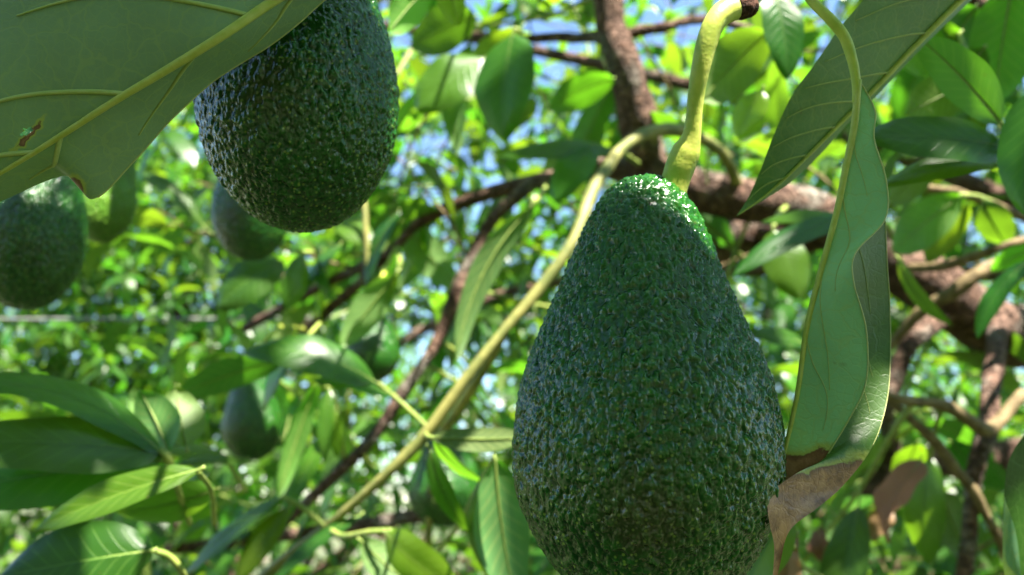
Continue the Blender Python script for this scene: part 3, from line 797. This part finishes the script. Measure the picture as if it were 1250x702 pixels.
avocado(367, -170, 282, 124, 0.262, 'bumpy dark green avocado hanging beside the large underside-up leaf with a hole', 8, 300, 540, tilt=-2,
        stalk=[(370, -160, 0.262, 9), (372, -200, 0.264, 8), (380, -260, 0.27, 7), (420, -340, 0.31, 7)])
avocado(26, 135, 378, 63, 0.50, 'avocado with sunlit patches half hidden by the leaf with a hole', 12, 90, 110, tilt=4,
        stalk=[(48, 140, 0.5, 5), (60, 80, 0.5, 5), (90, 10, 0.5, 4), (110, -80, 0.52, 4)])
avocado(118, 170, 296, 32, 0.66, 'yellowish green small avocado tucked behind the sun-patched one', 13, 70, 80, M_SKIN2, tilt=12,
        stalk=[(138, 160, 0.66, 3), (150, 110, 0.66, 3), (160, 40, 0.7, 3), (200, -60, 0.8, 3)])
avocado(308, 160, 318, 45, 0.62, 'smooth dark avocado hanging just under the bumpy one', 14, 70, 80, tilt=-4,
        stalk=[(300, 170, 0.62, 3), (310, 120, 0.63, 3), (330, 40, 0.7, 3), (400, -40, 0.9, 3)])
avocado(309, 446, 562, 36, 0.85, 'small dark avocado with a pale sun streak above blue-sheened leaves', 15, 70, 80, tilt=-3,
        stalk=[(310, 455, 0.85, 2.5), (318, 425, 0.86, 2.5), (340, 400, 0.9, 2.5), (372, 402, 1.15, 2.5)])
avocado(541, 520, 642, 46, 0.78, 'dark shaded avocado low beside the diagonal sunlit shoot', 16, 70, 80, tilt=3,
        stalk=[(540, 528, 0.78, 3), (536, 512, 0.77, 3), (530, 520, 0.65, 3), (522, 530, 0.605, 3)])
avocado(455, 370, 466, 34, 0.90, 'dim dark avocado behind the drooping grey green leaf', 17, 70, 80, tilt=-3,
        stalk=[(456, 378, 0.9, 2.5), (462, 350, 0.92, 2.5), (476, 318, 1.0, 2.5), (484, 303, 1.06, 2.5)])

# ------------------------------------------------------------------ near leaves modelled from their own outlines
def station_leaf(parent, mid, left, right, mat, nu=70, nh=9, bulge=0.0, dry=None, name='leaf', wave=0.0, flip=False):
    """blade through midrib and the two margins, all (px,py,depth); returns the leaf and a surface function"""
    m = catmull(mid, nu)
    def world(a): return np.array([tuple(P(*x[:3])) for x in a])
    M_, cols, svals = world(m), [], []
    L_ = world(catmull(left, nu)) if left else None
    R_ = world(catmull(right, nu)) if right else None
    out = np.array(tuple(-FW))
    def side(E, sg):
        res = []
        for k in range(1, nh + 1):
            f = k / nh
            z = bulge * 4 * f * (1 - f) * np.linalg.norm(E - M_, axis=1)
            res.append((M_ * (1 - f) + E * f + out[None] * z[:, None], sg * f))
        return res
    colz = [(M_, 0.0)]
    if L_ is not None: colz = side(L_, -1)[::-1] + colz
    if R_ is not None: colz = colz + side(R_, 1)
    sv = np.array([c[1] for c in colz]); G = np.stack([c[0] for c in colz], 1)      # nu, ns, 3
    tt = np.linspace(0, 1, nu)
    if wave:
        ww = wave * np.sin(tt * 21)[:, None] * np.abs(sv)[None] ** 2
        G = G + out[None, None] * ww[..., None]
    uv = np.stack(np.meshgrid(tt, (sv + 1) / 2, indexing='ij')[::-1], -1).reshape(-1, 2)
    qd = grid_quads(nu, len(sv))
    if flip: qd = qd[:, ::-1]
    at = {}
    if dry is not None:
        T2, S2 = np.meshgrid(tt, sv, indexing='ij'); at['dry'] = dry(T2, S2, G).ravel()
    loc = np.array(parent.location)
    lf = obj(name, mesh_np('near_leaf', (G - loc).reshape(-1, 3), qd, uv=uv, attr=at), mat, parent)
    def S(t, s):
        t = np.clip(np.asarray(t, float), 0, 1) * (nu - 1); i = np.minimum(t.astype(int), nu - 2); f = (t - i)[:, None]
        row = G[i] * (1 - f)[..., None] + G[i + 1] * f[..., None]
        out_ = np.array([[np.interp(sx, sv, row[k, :, c]) for c in range(3)] for k, sx in enumerate(np.asarray(s, float))])
        return out_
    lf['_'] = 0; del lf['_']
    return lf, S

def surf_tube(parent, lf, S, t, s, r, mat, name, lift=0.0003, seg=6, n=24):
    k = np.linspace(0, 1, n); kk = np.linspace(0, 1, len(t))
    tt, ss = catmull(list(zip(t, s)), n).T
    c = S(tt, ss) - np.array(tuple(FW)) * lift
    rr = np.interp(k, np.linspace(0, 1, len(r)), r)
    co, q, tr_ = tube_np(c - np.array(parent.location), rr, seg)
    return obj(name, mesh_np(name, co, q, tr_), mat, lf)

# 1. the big leaf seen from below, very close
d0 = 0.205
tw = empty('leafy_twig', P(520, -118, d0 + 0.02), 'large leaf seen from below with yellow midrib and a small brown-edged hole', 'leaf')
mid = [(520, -118, d0 + .02), (430, -60, d0 + .012), (335, 2, d0 + .006), (270, 46, d0), (205, 86, d0), (140, 125, d0), (70, 170, d0 + .002), (0, 213, d0 + .005), (-90, 262, d0 + .012), (-190, 306, d0 + .02)]
right = [(x, y, d0 + e) for x, y, e in ((520, -118, .02), (515, -95, .021), (490, -70, .022), (445, -38, .022), (396, 0, .022), (365, 28, .022), (330, 55, .022), (296, 76, .022), (262, 98, .021), (232, 124, .02), (203, 152, .02), (165, 195, .019), (114, 243, .018), (80, 215, .017), (8, 243, .016), (-45, 268, .017), (-100, 288, .018), (-145, 300, .019), (-190, 306, .02))]
left = [(520, -118, d0 + .02), (380, -150, d0 + .02), (240, -150, d0 + .012), (120, -120, d0 + .004), (20, -70, d0), (-70, 10, d0), (-120, 90, d0), (-160, 180, d0 + .004), (-185, 260, d0 + .012), (-190, 306, d0 + .02)]
# brown spot and notch on the margin, hole beside the midrib: dryness measured on the blade
def pix_of(G):
    g = G.reshape(-1, 3) - np.array(CAM); d = g @ np.array(FW)
    return (CX + g @ np.array(RT) / d * FPX).reshape(G.shape[:-1]), (CY - g @ np.array(UP) / d * FPX).reshape(G.shape[:-1])
def near_dry(T, S_, G):
    X, Y_ = pix_of(G)
    a = np.hypot((X - 90) / 12, (Y_ - 236) / 17)
    u = ((X - 34) * 0.66 + (Y_ - 166) * -0.75); v = ((X - 34) * 0.75 + (Y_ - 166) * 0.66) + 1.2 * np.sin(u * 0.23 + 1) + 0.9 * np.sin(u * 0.61)
    b = np.hypot(u / 27, v / (4.6 + 1.2 * np.sin(u * 0.4)))
    return np.maximum(0.74 - 0.26 * a, 0.62 - 0.17 * b)
M_NEARD = leaf_mat('near_leaf_underside', TOP, (0.23, 0.375, 0.26), (0.24, 0.44, 0.06), VT, VU, painted_veins=False, dry=True, rough=0.30, tfac=0.22)
lf, S = station_leaf(tw, mid, left, right, M_NEARD, 320, 60, bulge=0.05, dry=near_dry)
# cut the bite out of the margin and the hole: drop those faces
import bmesh
bm = bmesh.new(); bm.from_mesh(lf.data)
kill = []
for f in bm.faces:
    X, Y_, _d = PX(f.calc_center_median() + tw.location)
    u = (X - 33) * 0.75 + (Y_ - 160) * -0.6; v = (X - 33) * 0.6 + (Y_ - 160) * 0.75
    if math.hypot(u / 8.5, v / 3.6) + 0.15 * math.sin(u * 1.9) < 1: kill.append(f)
bmesh.ops.delete(bm, geom=kill, context='FACES'); bm.to_mesh(lf.data); bm.free()
surf_tube(tw, lf, S, [0.0, 0.5, 0.985], [0, 0, 0], [0.0017, 0.00105, 0.0003], M_RIB, 'midrib', 0.0006, 8, 60)
for t0, sd, k, ll in ((0.13, -1, .2, .8), (0.265, -1, .25, .72), (0.53, -1, .20, .62), (0.71, -1, .14, .55), (0.16, 1, .2, .9), (0.385, 1, .2, .85), (0.66, 1, .09, .8), (0.82, -1, .1, .6)):
    surf_tube(tw, lf, S, [t0, t0 + k * .18, t0 + k * .55, t0 + k], [0, sd * .22 * ll, sd * .62 * ll, sd * .92 * ll], [0.00078, 0.00062, 0.00025], M_VEIN, 'vein', 0.0003, 6, 30)
surf_tube(tw, lf, S, list(np.linspace(0.02, 0.66, 8)), [1.0] * 8, [0.00030, 0.00026], M_MARGIN, 'margin', 0.0, 5, 70)
st = stem_part('petiole', tw, [(520, -118, d0 + .02, 8), (580, -160, d0 + .03, 8.5), (640, -230, d0 + .05, 9)], M_STALK, 14, 8)

# 2. the curled leaf folded along its midrib, brown and twisted at the tip
dc = 0.232
cw = empty('leafy_twig', P(990, -10, dc), 'long leaf folded along its midrib with a twisted brown dried tip', 'leaf')
stem_part('petiole', cw, [(975, -22, dc + .004, 5.5), (992, 2, dc + .002, 6), (1012, 22, dc, 6.5), (1030, 44, dc, 6.5), (1040, 72, dc, 6.2), (1045, 100, dc, 5.5), (1044, 125, dc, 4)], M_STALK, 40, 10, 0.03)
midc = [(1047, 98, dc), (1043, 150, dc), (1032, 205, dc), (1022, 255, dc), (1010, 300, dc), (997, 348, dc), (984, 402, dc), (975, 468, dc), (966, 515, dc), (955, 560, dc), (948, 592, dc), (944, 618, dc)]
nearm = [(1049, 98, dc), (1068, 135, dc - .001), (1067, 170, dc - .002), (1082, 222, dc - .003), (1080, 268, dc - .004), (1044, 309, dc - .006), (1042, 345, dc - .007), (1057, 401, dc - .006), (1057, 466, dc - .005), (1036, 512, dc - .004), (1006, 562, dc - .002), (980, 612, dc - .0015)]
farm = [(1049, 98, dc + .002), (1058, 140, dc + .010), (1062, 180, dc + .014), (1078, 225, dc + .016), (1081, 280, dc + .018), (1083, 325, dc + .018), (1086, 368, dc + .018), (1087, 440, dc + .016), (1085, 475, dc + .012), (1074, 520, dc + .006), (1056, 558, dc + .001)]
def dry_near(T, S_, G): return 0.12 + np.clip((T - 0.745 - 0.075 * S_) / 0.12, 0, 1) * 0.66
lfc, Sc = station_leaf(cw, midc, None, nearm, M_CURL, 120, 14, bulge=0.02, dry=dry_near)
surf_tube(cw, lfc, Sc, [0.0, 0.5, 1.0], [0, 0, 0], [0.0012, 0.0009, 0.0005], M_RIB, 'midrib', 0.0002, 8, 50)
surf_tube(cw, lfc, Sc, list(np.linspace(0, 1, 10)), [1.0] * 10, [0.00022, 0.00022, 0.0002], M_MARGIN, 'margin', 0.0001, 6, 90)
for t0, k, ll in ((0.10, .18, .75), (0.22, .30, .75), (0.40, .30, .6), (0.55, .25, .7)):
    surf_tube(cw, lfc, Sc, [t0, t0 + k * .25, t0 + k * .6, t0 + k], [0, .25 * ll, .62 * ll, .8 * ll], [0.00020, 0.00016, 0.00009], M_VEIN, 'vein', 0.0002, 5, 26)
# the other half: behind above, coming forward round the tip
lo2 = [(x, y, d + .0015) for x, y, d in midc[:8]] + [(992, 515, dc + .002), (1009, 548, dc - .001), (1003, 562, dc - .006), (972, 578, dc - .013), (940, 602, dc - .020), (937, 620, dc - .022), (940, 642, dc - .022), (945, 668, dc - .021), (943, 705, dc - .020), (941, 730, dc - .020)]
hi2 = farm[:7] + [(1087, 430, dc + .014), (1084, 480, dc + .008), (1075, 520, dc + .003), (1064, 546, dc), (1050, 568, dc - .002), (1024, 598, dc - .006), (998, 620, dc - .012), (964, 648, dc - .018), (952, 690, dc - .019), (944, 732, dc - .019)]
def dry_far(T, S_, G):
    return np.interp(T, [0, .50, .585, .635, .665, .73, 1], [0.05, 0.12, 0.32, 0.42, 0.50, 0.68, 0.95]) - (np.abs(S_) - 0.5) * 0.08 * np.clip((T - .5) * 4, 0, 1)
lfd, Sd = station_leaf(cw, lo2, None, hi2, M_CURL2, 170, 14, bulge=-0.04, dry=dry_far, flip=True)
surf_tube(cw, lfd, Sd, list(np.linspace(0.02, 0.62, 12)), [1.0] * 12, [0.00021, 0.00021, 0.00015], M_MARGIN, 'margin', 0.0, 6, 110)
for t0, k, ll in ((0.16, .22, .9), (0.26, .2, .9), (0.36, .16, .85)):
    surf_tube(cw, lfd, Sd, [t0, t0 + k * .25, t0 + k * .6, t0 + k], [0.2, .45 * ll, .75 * ll, .88 * ll], [0.00012, 0.0001, 0.00007], M_VEIN, 'vein', 0.0001, 5, 26)

# 3. the broad dark leaf seen from below, tip pointing down
d3 = 0.268
bw = empty('leafy_twig', P(1260, -80, d3), 'broad dark leaf with pale side veins whose tip points at the avocado', 'leaf')
mid3 = [(1262, -82, d3), (1218, -42, d3), (1172, 1, d3), (1121, 52, d3), (1069, 107, d3), (1035, 141, d3), (994, 182, d3), (960, 216, d3), (930, 242, d3), (899, 264, d3)]
left3 = [(1262, -82, d3), (1180, -80, d3 - .01), (1105, -50, d3 - .014), (1035, 22, d3 - .014), (994, 79, d3 - .014), (967, 116, d3 - .012), (946, 161, d3 - .008), (931, 200, d3 - .004), (914, 240, d3), (899, 264, d3)]
right3 = [(1262, -82, d3), (1235, -42, d3 + .028), (1184, 2, d3 + .03), (1127, 57, d3 + .03), (1074, 113, d3 + .03), (1038, 148, d3 + .026), (1000, 190, d3 + .02), (966, 222, d3 + .012), (934, 243, d3 + .006), (899, 264, d3)]
lf3, S3 = station_leaf(bw, mid3, left3, right3, M_NEAR, 90, 12, bulge=0.03)
surf_tube(bw, lf3, S3, [0, .5, .99], [0, 0, 0], [0.0014, 0.0009, 0.0002], M_RIB, 'midrib', 0.0004, 8, 50)
for k in range(8):
    t0 = 0.12 + k * 0.095
    surf_tube(bw, lf3, S3, [t0, t0 + .02, t0 + .07, t0 + .12], [0, -.22, -.62, -.9], [0.00040, 0.0003, 0.00015], M_VEIN, 'vein', 0.0003, 5, 24)
stem_part('petiole', bw, [(1262, -82, d3, 4.5), (1300, -120, d3 + .01, 5), (1340, -180, d3 + .03, 5)], M_STALK, 12, 8)

# 4. leaf cut by the edge of the picture, its margin turned over
d4 = 0.30
ew = empty('leafy_twig', P(1300, 480, d4), 'dark leaf with a pale rolled margin below the knotted limb', 'leaf')
mid4 = [(1300, 480, d4), (1292, 560, d4), (1285, 640, d4), (1275, 740, d4), (1262, 820, d4)]
left4 = [(1300, 480, d4), (1240, 545, d4 - .004), (1226, 600, d4 - .006), (1228, 690, d4 - .006), (1262, 820, d4)]
right4 = [(1300, 480, d4), (1350, 560, d4), (1355, 640, d4), (1330, 740, d4), (1262, 820, d4)]
lf4, S4 = station_leaf(ew, mid4, left4, right4, M_NEAR, 50, 9, bulge=0.02, flip=True)
surf_tube(ew, lf4, S4, [0, .5, .99], [0, 0, 0], [0.0013, 0.0009, 0.0002], M_RIB, 'midrib', 0.0004, 8, 40)
rim = [(1226, 606, d4 - .0062), (1224, 650, d4 - .0065), (1226, 700, d4 - .0062), (1240, 760, d4 - .004)]
rin = [(1227, 610, d4 - .0075), (1240, 650, d4 - .009), (1246, 700, d4 - .009), (1250, 760, d4 - .005)]
station_leaf(ew, rim, None, rin, M_CURL, 30, 5, bulge=0.1, dry=lambda T, S_, G: 0.0 * T, name='rolled_margin')
stem_part('petiole', ew, [(1300, 482, d4, 4), (1310, 440, d4 + .02, 4), (1330, 380, d4 + .1, 4.5), (1345, 380, d4 + .45, 5)], M_STALK, 14, 8)

# ------------------------------------------------------------------ leaves of the middle distance, twig by twig
def twig(label, stem, leaves, mat=None, group=None, cat='twig'):
    s = stem[0]
    root = empty('leafy_twig', P(*s[:3]), label, cat, group)
    stem_part('stem', root, stem, mat or M_PETIOLE, 26, 8, 0.05)
    for l in leaves:
        kw = l[8] if len(l) > 8 else {}
        placed_leaf(root, *l[:8], **kw)
    return root
Y = dict(mat=M_YOUNG)
def yk(**k): return dict(mat=M_YOUNG, **k)

twig('fan of long dark leaves spreading from one joint above the bright yellow green leaf',
     [(232, 640, .44, 3.5), (215, 590, .42, 4), (205, 560, .41, 5), (196, 548, .41, 4)],
     [(202, 556, .41, -70, 462, .38, 62, 50, dict(sag=.10, lat=.05, fold=.25)), (200, 552, .41, -90, 540, .36, 88, 38, dict(sag=.08, lat=-.03, fold=.15)),
      (196, 562, .41, -90, 606, .38, 84, 25, dict(sag=.05, fold=.1)), (206, 556, .42, 172, 478, .44, 62, 150, dict(fold=.2)), (228, 546, .43, 214, 474, .45, 58, 190, dict(fold=.15))])
twig('bright yellow green sunlit leaf hanging over a pale one near the fan of dark leaves',
     [(262, 640, .42, 3), (258, 600, .40, 3), (242, 576, .365, 3)],
     [(242, 573, .36, 40, 648, .345, 48, 32, yk(fold=.4, sag=.05)), (262, 598, .43, 138, 626, .43, 62, -35, dict(fold=.1))])
twig('blue green leaf with clear veins on a curved yellow petiole',
     [(228, 712, .40, 3.5), (220, 694, .39, 4), (205, 678, .385, 4), (186, 672, .38, 3.5)],
     [(184, 672, .38, -6, 706, .37, 105, 18, dict(fold=.12, sag=.04, wave=.02))])
twig('pair of blue-sheened leaves under the small sun-streaked avocado',
     [(300, 600, .72, 2.5), (282, 570, .70, 3), (272, 560, .70, 3)],
     [(276, 556, .70, 196, 548, .68, 40, 62, dict(fold=.05)), (300, 560, .70, 215, 566, .66, 34, 66, dict(fold=.05))])
twig('arched dark leaf above the small sun-streaked avocado',
     [(520, 520, .62, 3), (490, 492, .62, 3), (462, 468, .62, 3)],
     [(460, 467, .62, 298, 428, .60, 62, 40, dict(sag=.14, fold=.2)), (480, 482, .62, 380, 462, .60, 36, 60, dict(sag=.05))])
twig('grey green leaf slanting down to the small avocado',
     [(390, 395, .72, 2.5), (362, 425, .66, 3), (344, 440, .64, 3)],
     [(344, 440, .64, 208, 486, .62, 46, 150, dict(sag=.06, fold=.2)), (352, 438, .65, 320, 500, .66, 30, 60, dict())])
twig('drooping grey green leaf in front of the dim avocado',
     [(486, 302, 1.06, 2.5), (488, 318, .92, 3), (486, 332, .82, 3)],
     [(484, 335, .82, 416, 424, .80, 44, 165, dict(sag=.06)), (488, 330, .82, 452, 392, .84, 20, 40, yk())])
twig('white sunlit leaf beside a dark one under the bumpy avocado',
     [(400, 345, 1.15, 2.5), (388, 312, .9, 3), (372, 308, .8, 3)],
     [(370, 312, .78, 350, 378, .76, 36, -28, dict(fold=.05)), (345, 318, .78, 264, 376, .76, 62, 35, dict(sag=.08)), (388, 318, .78, 404, 368, .78, 22, 50, dict()), (415, 298, .8, 372, 352, .78, 32, 62, dict())])
twig('bluish leaf and forked yellow twigs between the two hanging avocados',
     [(440, 380, .85, 4), (452, 350, .85, 4.5), (448, 315, .85, 4), (445, 250, .86, 3.5), (438, 180, .9, 3), (520, 30, 1.2, 3)],
     [(486, 258, .85, 446, 352, .84, 34, 58, dict(lat=.05)), (450, 300, .85, 410, 262, .9, 40, 30, dict())], M_SHOOT)
twig('tall narrow leaf lit along its edge beside the slanting dark limb',
     [(668, 224, .98, 2.5), (660, 238, .8, 3), (648, 250, .72, 3)],
     [(648, 252, .70, 556, 440, .66, 44, 140, dict(lat=-.06, sag=.05)), (652, 250, .72, 590, 330, .75, 26, 30, dict())])
twig('narrow grey leaf pointing at the large avocado',
     [(520, 530, .60, 3), (522, 533, .52, 3), (528, 535, .45, 3)],
     [(528, 534, .44, 650, 534, .42, 36, 150, dict(sag=.04)), (524, 548, .46, 574, 650, .46, 30, 30, dict(fold=.3, lat=.04)), (530, 536, .46, 590, 590, .5, 30, 60, dict())])
twig('large dim leaves hanging low behind the left flank of the big avocado',
     [(520, 690, .78, 3), (560, 640, .6, 3), (585, 590, .5, 3), (604, 560, .46, 3)],
     [(604, 562, .45, 630, 740, .44, 80, 150, dict(sag=.04)), (596, 580, .46, 592, 700, .46, 50, 30, dict())])
twig('narrow pale leaves hanging below the small sun-streaked avocado',
     [(420, 560, .92, 2.5), (412, 500, .8, 3), (400, 472, .74, 3)],
     [(386, 468, .74, 338, 610, .72, 36, 140, yk(lat=.04)), (402, 474, .74, 396, 566, .72, 22, 20, dict()), (404, 520, .74, 342, 645, .70, 26, 30, yk()), (410, 500, .75, 412, 560, .75, 18, 10, yk())])
twig('dark blue-sheened leaves low between the fan and the diagonal shoot',
     [(400, 645, .62, 3), (370, 620, .62, 3), (345, 606, .62, 3)],
     [(345, 606, .62, 222, 704, .60, 40, 60, dict(lat=-.03)), (352, 620, .62, 286, 712, .60, 34, 20, yk()), (440, 628, .62, 330, 712, .58, 30, 55, dict())])
twig('lit leaves at the foot of the diagonal shoot on a curved petiole',
     [(400, 645, .62, 4), (420, 655, .58, 4), (450, 650, .55, 4), (478, 648, .54, 3.5)],
     [(470, 650, .54, 560, 720, .52, 56, 25, yk(sag=.1)), (440, 660, .55, 520, 726, .55, 50, 150, dict())])
twig('dark oval leaf hanging under the top edge between avocado and upright limb',
     [(640, 48, 1.0, 2.5), (634, 38, .85, 3), (628, 36, .75, 3)],
     [(626, 40, .74, 614, 170, .72, 84, 30, dict(fold=.25)), (592, 70, .76, 508, 134, .74, 76, 35, dict()), (580, 20, .8, 500, 58, .78, 60, 160, dict()), (640, 60, .78, 600, 90, .8, 40, 20, dict())])
twig('bright translucent leaf touching the bumpy avocado at its upper flank',
     [(600, -60, .8, 3), (560, -40, .6, 3), (530, -22, .5, 3)],
     [(528, -20, .5, 474, 40, .48, 52, 150, yk()), (545, -30, .52, 560, 30, .55, 40, 160, yk())])
twig('dark leaves across the foot of the upright limb',
     [(780, 200, .9, 3), (765, 190, .82, 3), (750, 186, .78, 3)],
     [(756, 186, .78, 606, 192, .8, 34, 45, dict()), (724, 176, .78, 676, 246, .76, 52, 30, dict()), (748, 96, .85, 668, 132, .84, 50, 150, yk())])
twig('pale mint lit leaf and mid green leaf between stalk and broad dark leaf',
     [(915, 12, .25, 4), (935, -10, .34, 4), (945, -20, .45, 3.5)],
     [(944, -16, .48, 962, 96, .47, 52, -25, dict(fold=.3)), (936, 40, .52, 856, 124, .52, 78, 155, dict()), (930, 110, .55, 900, 170, .56, 46, 30, yk())])
twig('cluster of dark and backlit leaves on a forked twig beside the broad dark leaf',
     [(1330, 280, .8, 5), (1290, 230, .5, 4.5), (1245, 185, .37, 4), (1225, 160, .36, 4), (1190, 90, .45, 3.5), (1170, 40, .52, 3)],
     [(1238, 182, .36, 1052, 166, .35, 70, 40, dict(fold=.2, sag=.05)), (1222, 150, .36, 1118, 42, .37, 62, 155, dict(fold=.25)), (1232, 194, .37, 1076, 226, .36, 44, 45, dict(sag=.06)),
      (1186, 100, .46, 1104, 140, .46, 60, 170, yk()), (1170, 40, .52, 1096, 78, .52, 70, 165, yk()), (1236, -20, .50, 1214, 128, .50, 76, 170, yk()), (1200, 60, .5, 1140, 150, .5, 60, 165, yk()), (1190, 10, .52, 1160, 60, .52, 60, 150, dict())])
twig('nearly black shaded leaf cut by the edge beside the forked twig',
     [(1290, 230, .5, 4), (1280, 150, .38, 4), (1268, 100, .34, 3)],
     [(1268, 100, .34, 1250, 262, .33, 70, 20, dict())])
twig('narrow dark leaf slanting under the broad leaf with a mint lit leaf behind',
     [(1100, 322, .9, 3), (1085, 280, .7, 3), (1064, 262, .55, 3)],
     [(1062, 262, .52, 892, 338, .50, 38, 40, dict(lat=.04)), (1040, 268, .56, 930, 270, .6, 26, 50, dict())])
twig('mint lit leaf standing before the knotted limb',
     [(960, 252, .9, 3), (950, 262, .8, 3), (944, 276, .72, 3)],
     [(944, 280, .70, 976, 364, .68, 58, -20, dict(fold=.05)), (985, 420, .62, 920, 408, .6, 30, 40, dict())])
twig('slim leaves crossing in front of the thick knotted limb',
     [(1330, 280, .8, 4), (1290, 295, .65, 3.5), (1262, 312, .56, 3)],
     [(1262, 314, .55, 1192, 412, .54, 32, 40, dict(lat=.05)), (1096, 316, .58, 1162, 398, .56, 24, 40, dict(lat=.06)), (1270, 300, .56, 1210, 330, .6, 30, 150, yk())])
twig('yellow green leaves in the light above the pale sunlit twig',
     [(1220, 252, .78, 3), (1195, 240, .75, 3), (1172, 238, .72, 3)],
     [(1172, 240, .72, 1088, 308, .70, 56, 165, yk()), (1180, 250, .74, 1130, 320, .76, 46, 150, yk()), (1200, 245, .75, 1230, 300, .75, 44, 20, dict()), (1140, 200, .7, 1085, 250, .7, 40, 160, dict())])
twig('green leaf peeping out between big avocado and dried leaf tip',
     [(1030, 720, .9, 3), (980, 690, .5, 3), (965, 660, .36, 3)],
     [(962, 628, .34, 905, 730, .33, 66, 30, dict())])
twig('leaf tangle hanging under the branching twigs',
     [(1150, 495, .68, 3), (1140, 530, .72, 3), (1135, 560, .76, 3)],
     [(1135, 560, .76, 1130, 690, .76, 54, 30, dict()), (1120, 540, .76, 1100, 600, .8, 40, 150, yk()), (1160, 540, .78, 1230, 600, .8, 50, 30, dict()), (1150, 600, .8, 1190, 690, .82, 50, 150, dict())])

# dead leaves caught in the twigs
def dead(label, bx, by, bd, tx, ty, td, wpx, roll, k):
    root = empty('dead_leaf', P(bx, by, bd), label, 'leaf', None)
    placed_leaf(root, bx, by, bd, tx, ty, td, wpx, roll, M_DRY, fold=.5, sag=.12, wave=.12, twist=1.0 if k else -1.2, seed=k + 3).name = 'blade'
dead('dark reddish dead leaf dangling in the branching twigs', 1124, 560, .68, 1082, 662, .66, 46, 40, 0)
dead('pale sunlit dead leaf just under the dried leaf tip', 972, 655, .40, 955, 730, .40, 36, 10, 1)
dead('pinkish sunlit dead leaf under the curled green one', 1082, 615, .78, 1066, 662, .78, 30, 10, 0)
dead('curled tan dead leaf low beside the brown limb', 1002, 645, .72, 1012, 690, .72, 34, 20, 1)

# ------------------------------------------------------------------ wire between two posts
def post(x, y, h, label):
    root = empty('wooden_post', (x, y, 0), label, 'post')
    n = 12
    pts = np.stack([np.linspace(0, 0.03, n), np.zeros(n), np.linspace(-0.3, h, n)], -1)
    co, q, t = tube_np(pts, wobble(np.full(n, 0.05), 0.05, n), 12)
    obj('shaft', mesh_np('post_shaft', co, q, t), M_WOOD, root)
wy = 2.0
z1 = P(0, 385, wy).z; wl = P(-400, 389, wy); wr = P(1700, 366, wy + 0.9)
post(wl.x, wl.y, wl.z + 0.15, 'weathered wooden post holding the near end of the stretched wire')
post(wr.x, wr.y, wr.z + 0.15, 'weathered wooden post holding the far end of the stretched wire')
k = np.linspace(0, 1, 40)[:, None]
wp = np.array(wl)[None] * (1 - k) + np.array(wr)[None] * k; wp[:, 2] -= 0.10 * (k * (1 - k))[:, 0]
ww = empty('support_wire', wl, 'grey wire stretched level in front of the far sunlit trees', 'wire')
co, q, t = tube_np(wp - np.array(wl), np.full(40, 0.0045), 8)
obj('strand', mesh_np('wire_strand', co, q, t), M_WIRE, ww)
print('individual twig leaves', nleaf, 'tris', sum(len(o.data.polygons) * 2 for o in bpy.data.objects if o.type == 'MESH'))
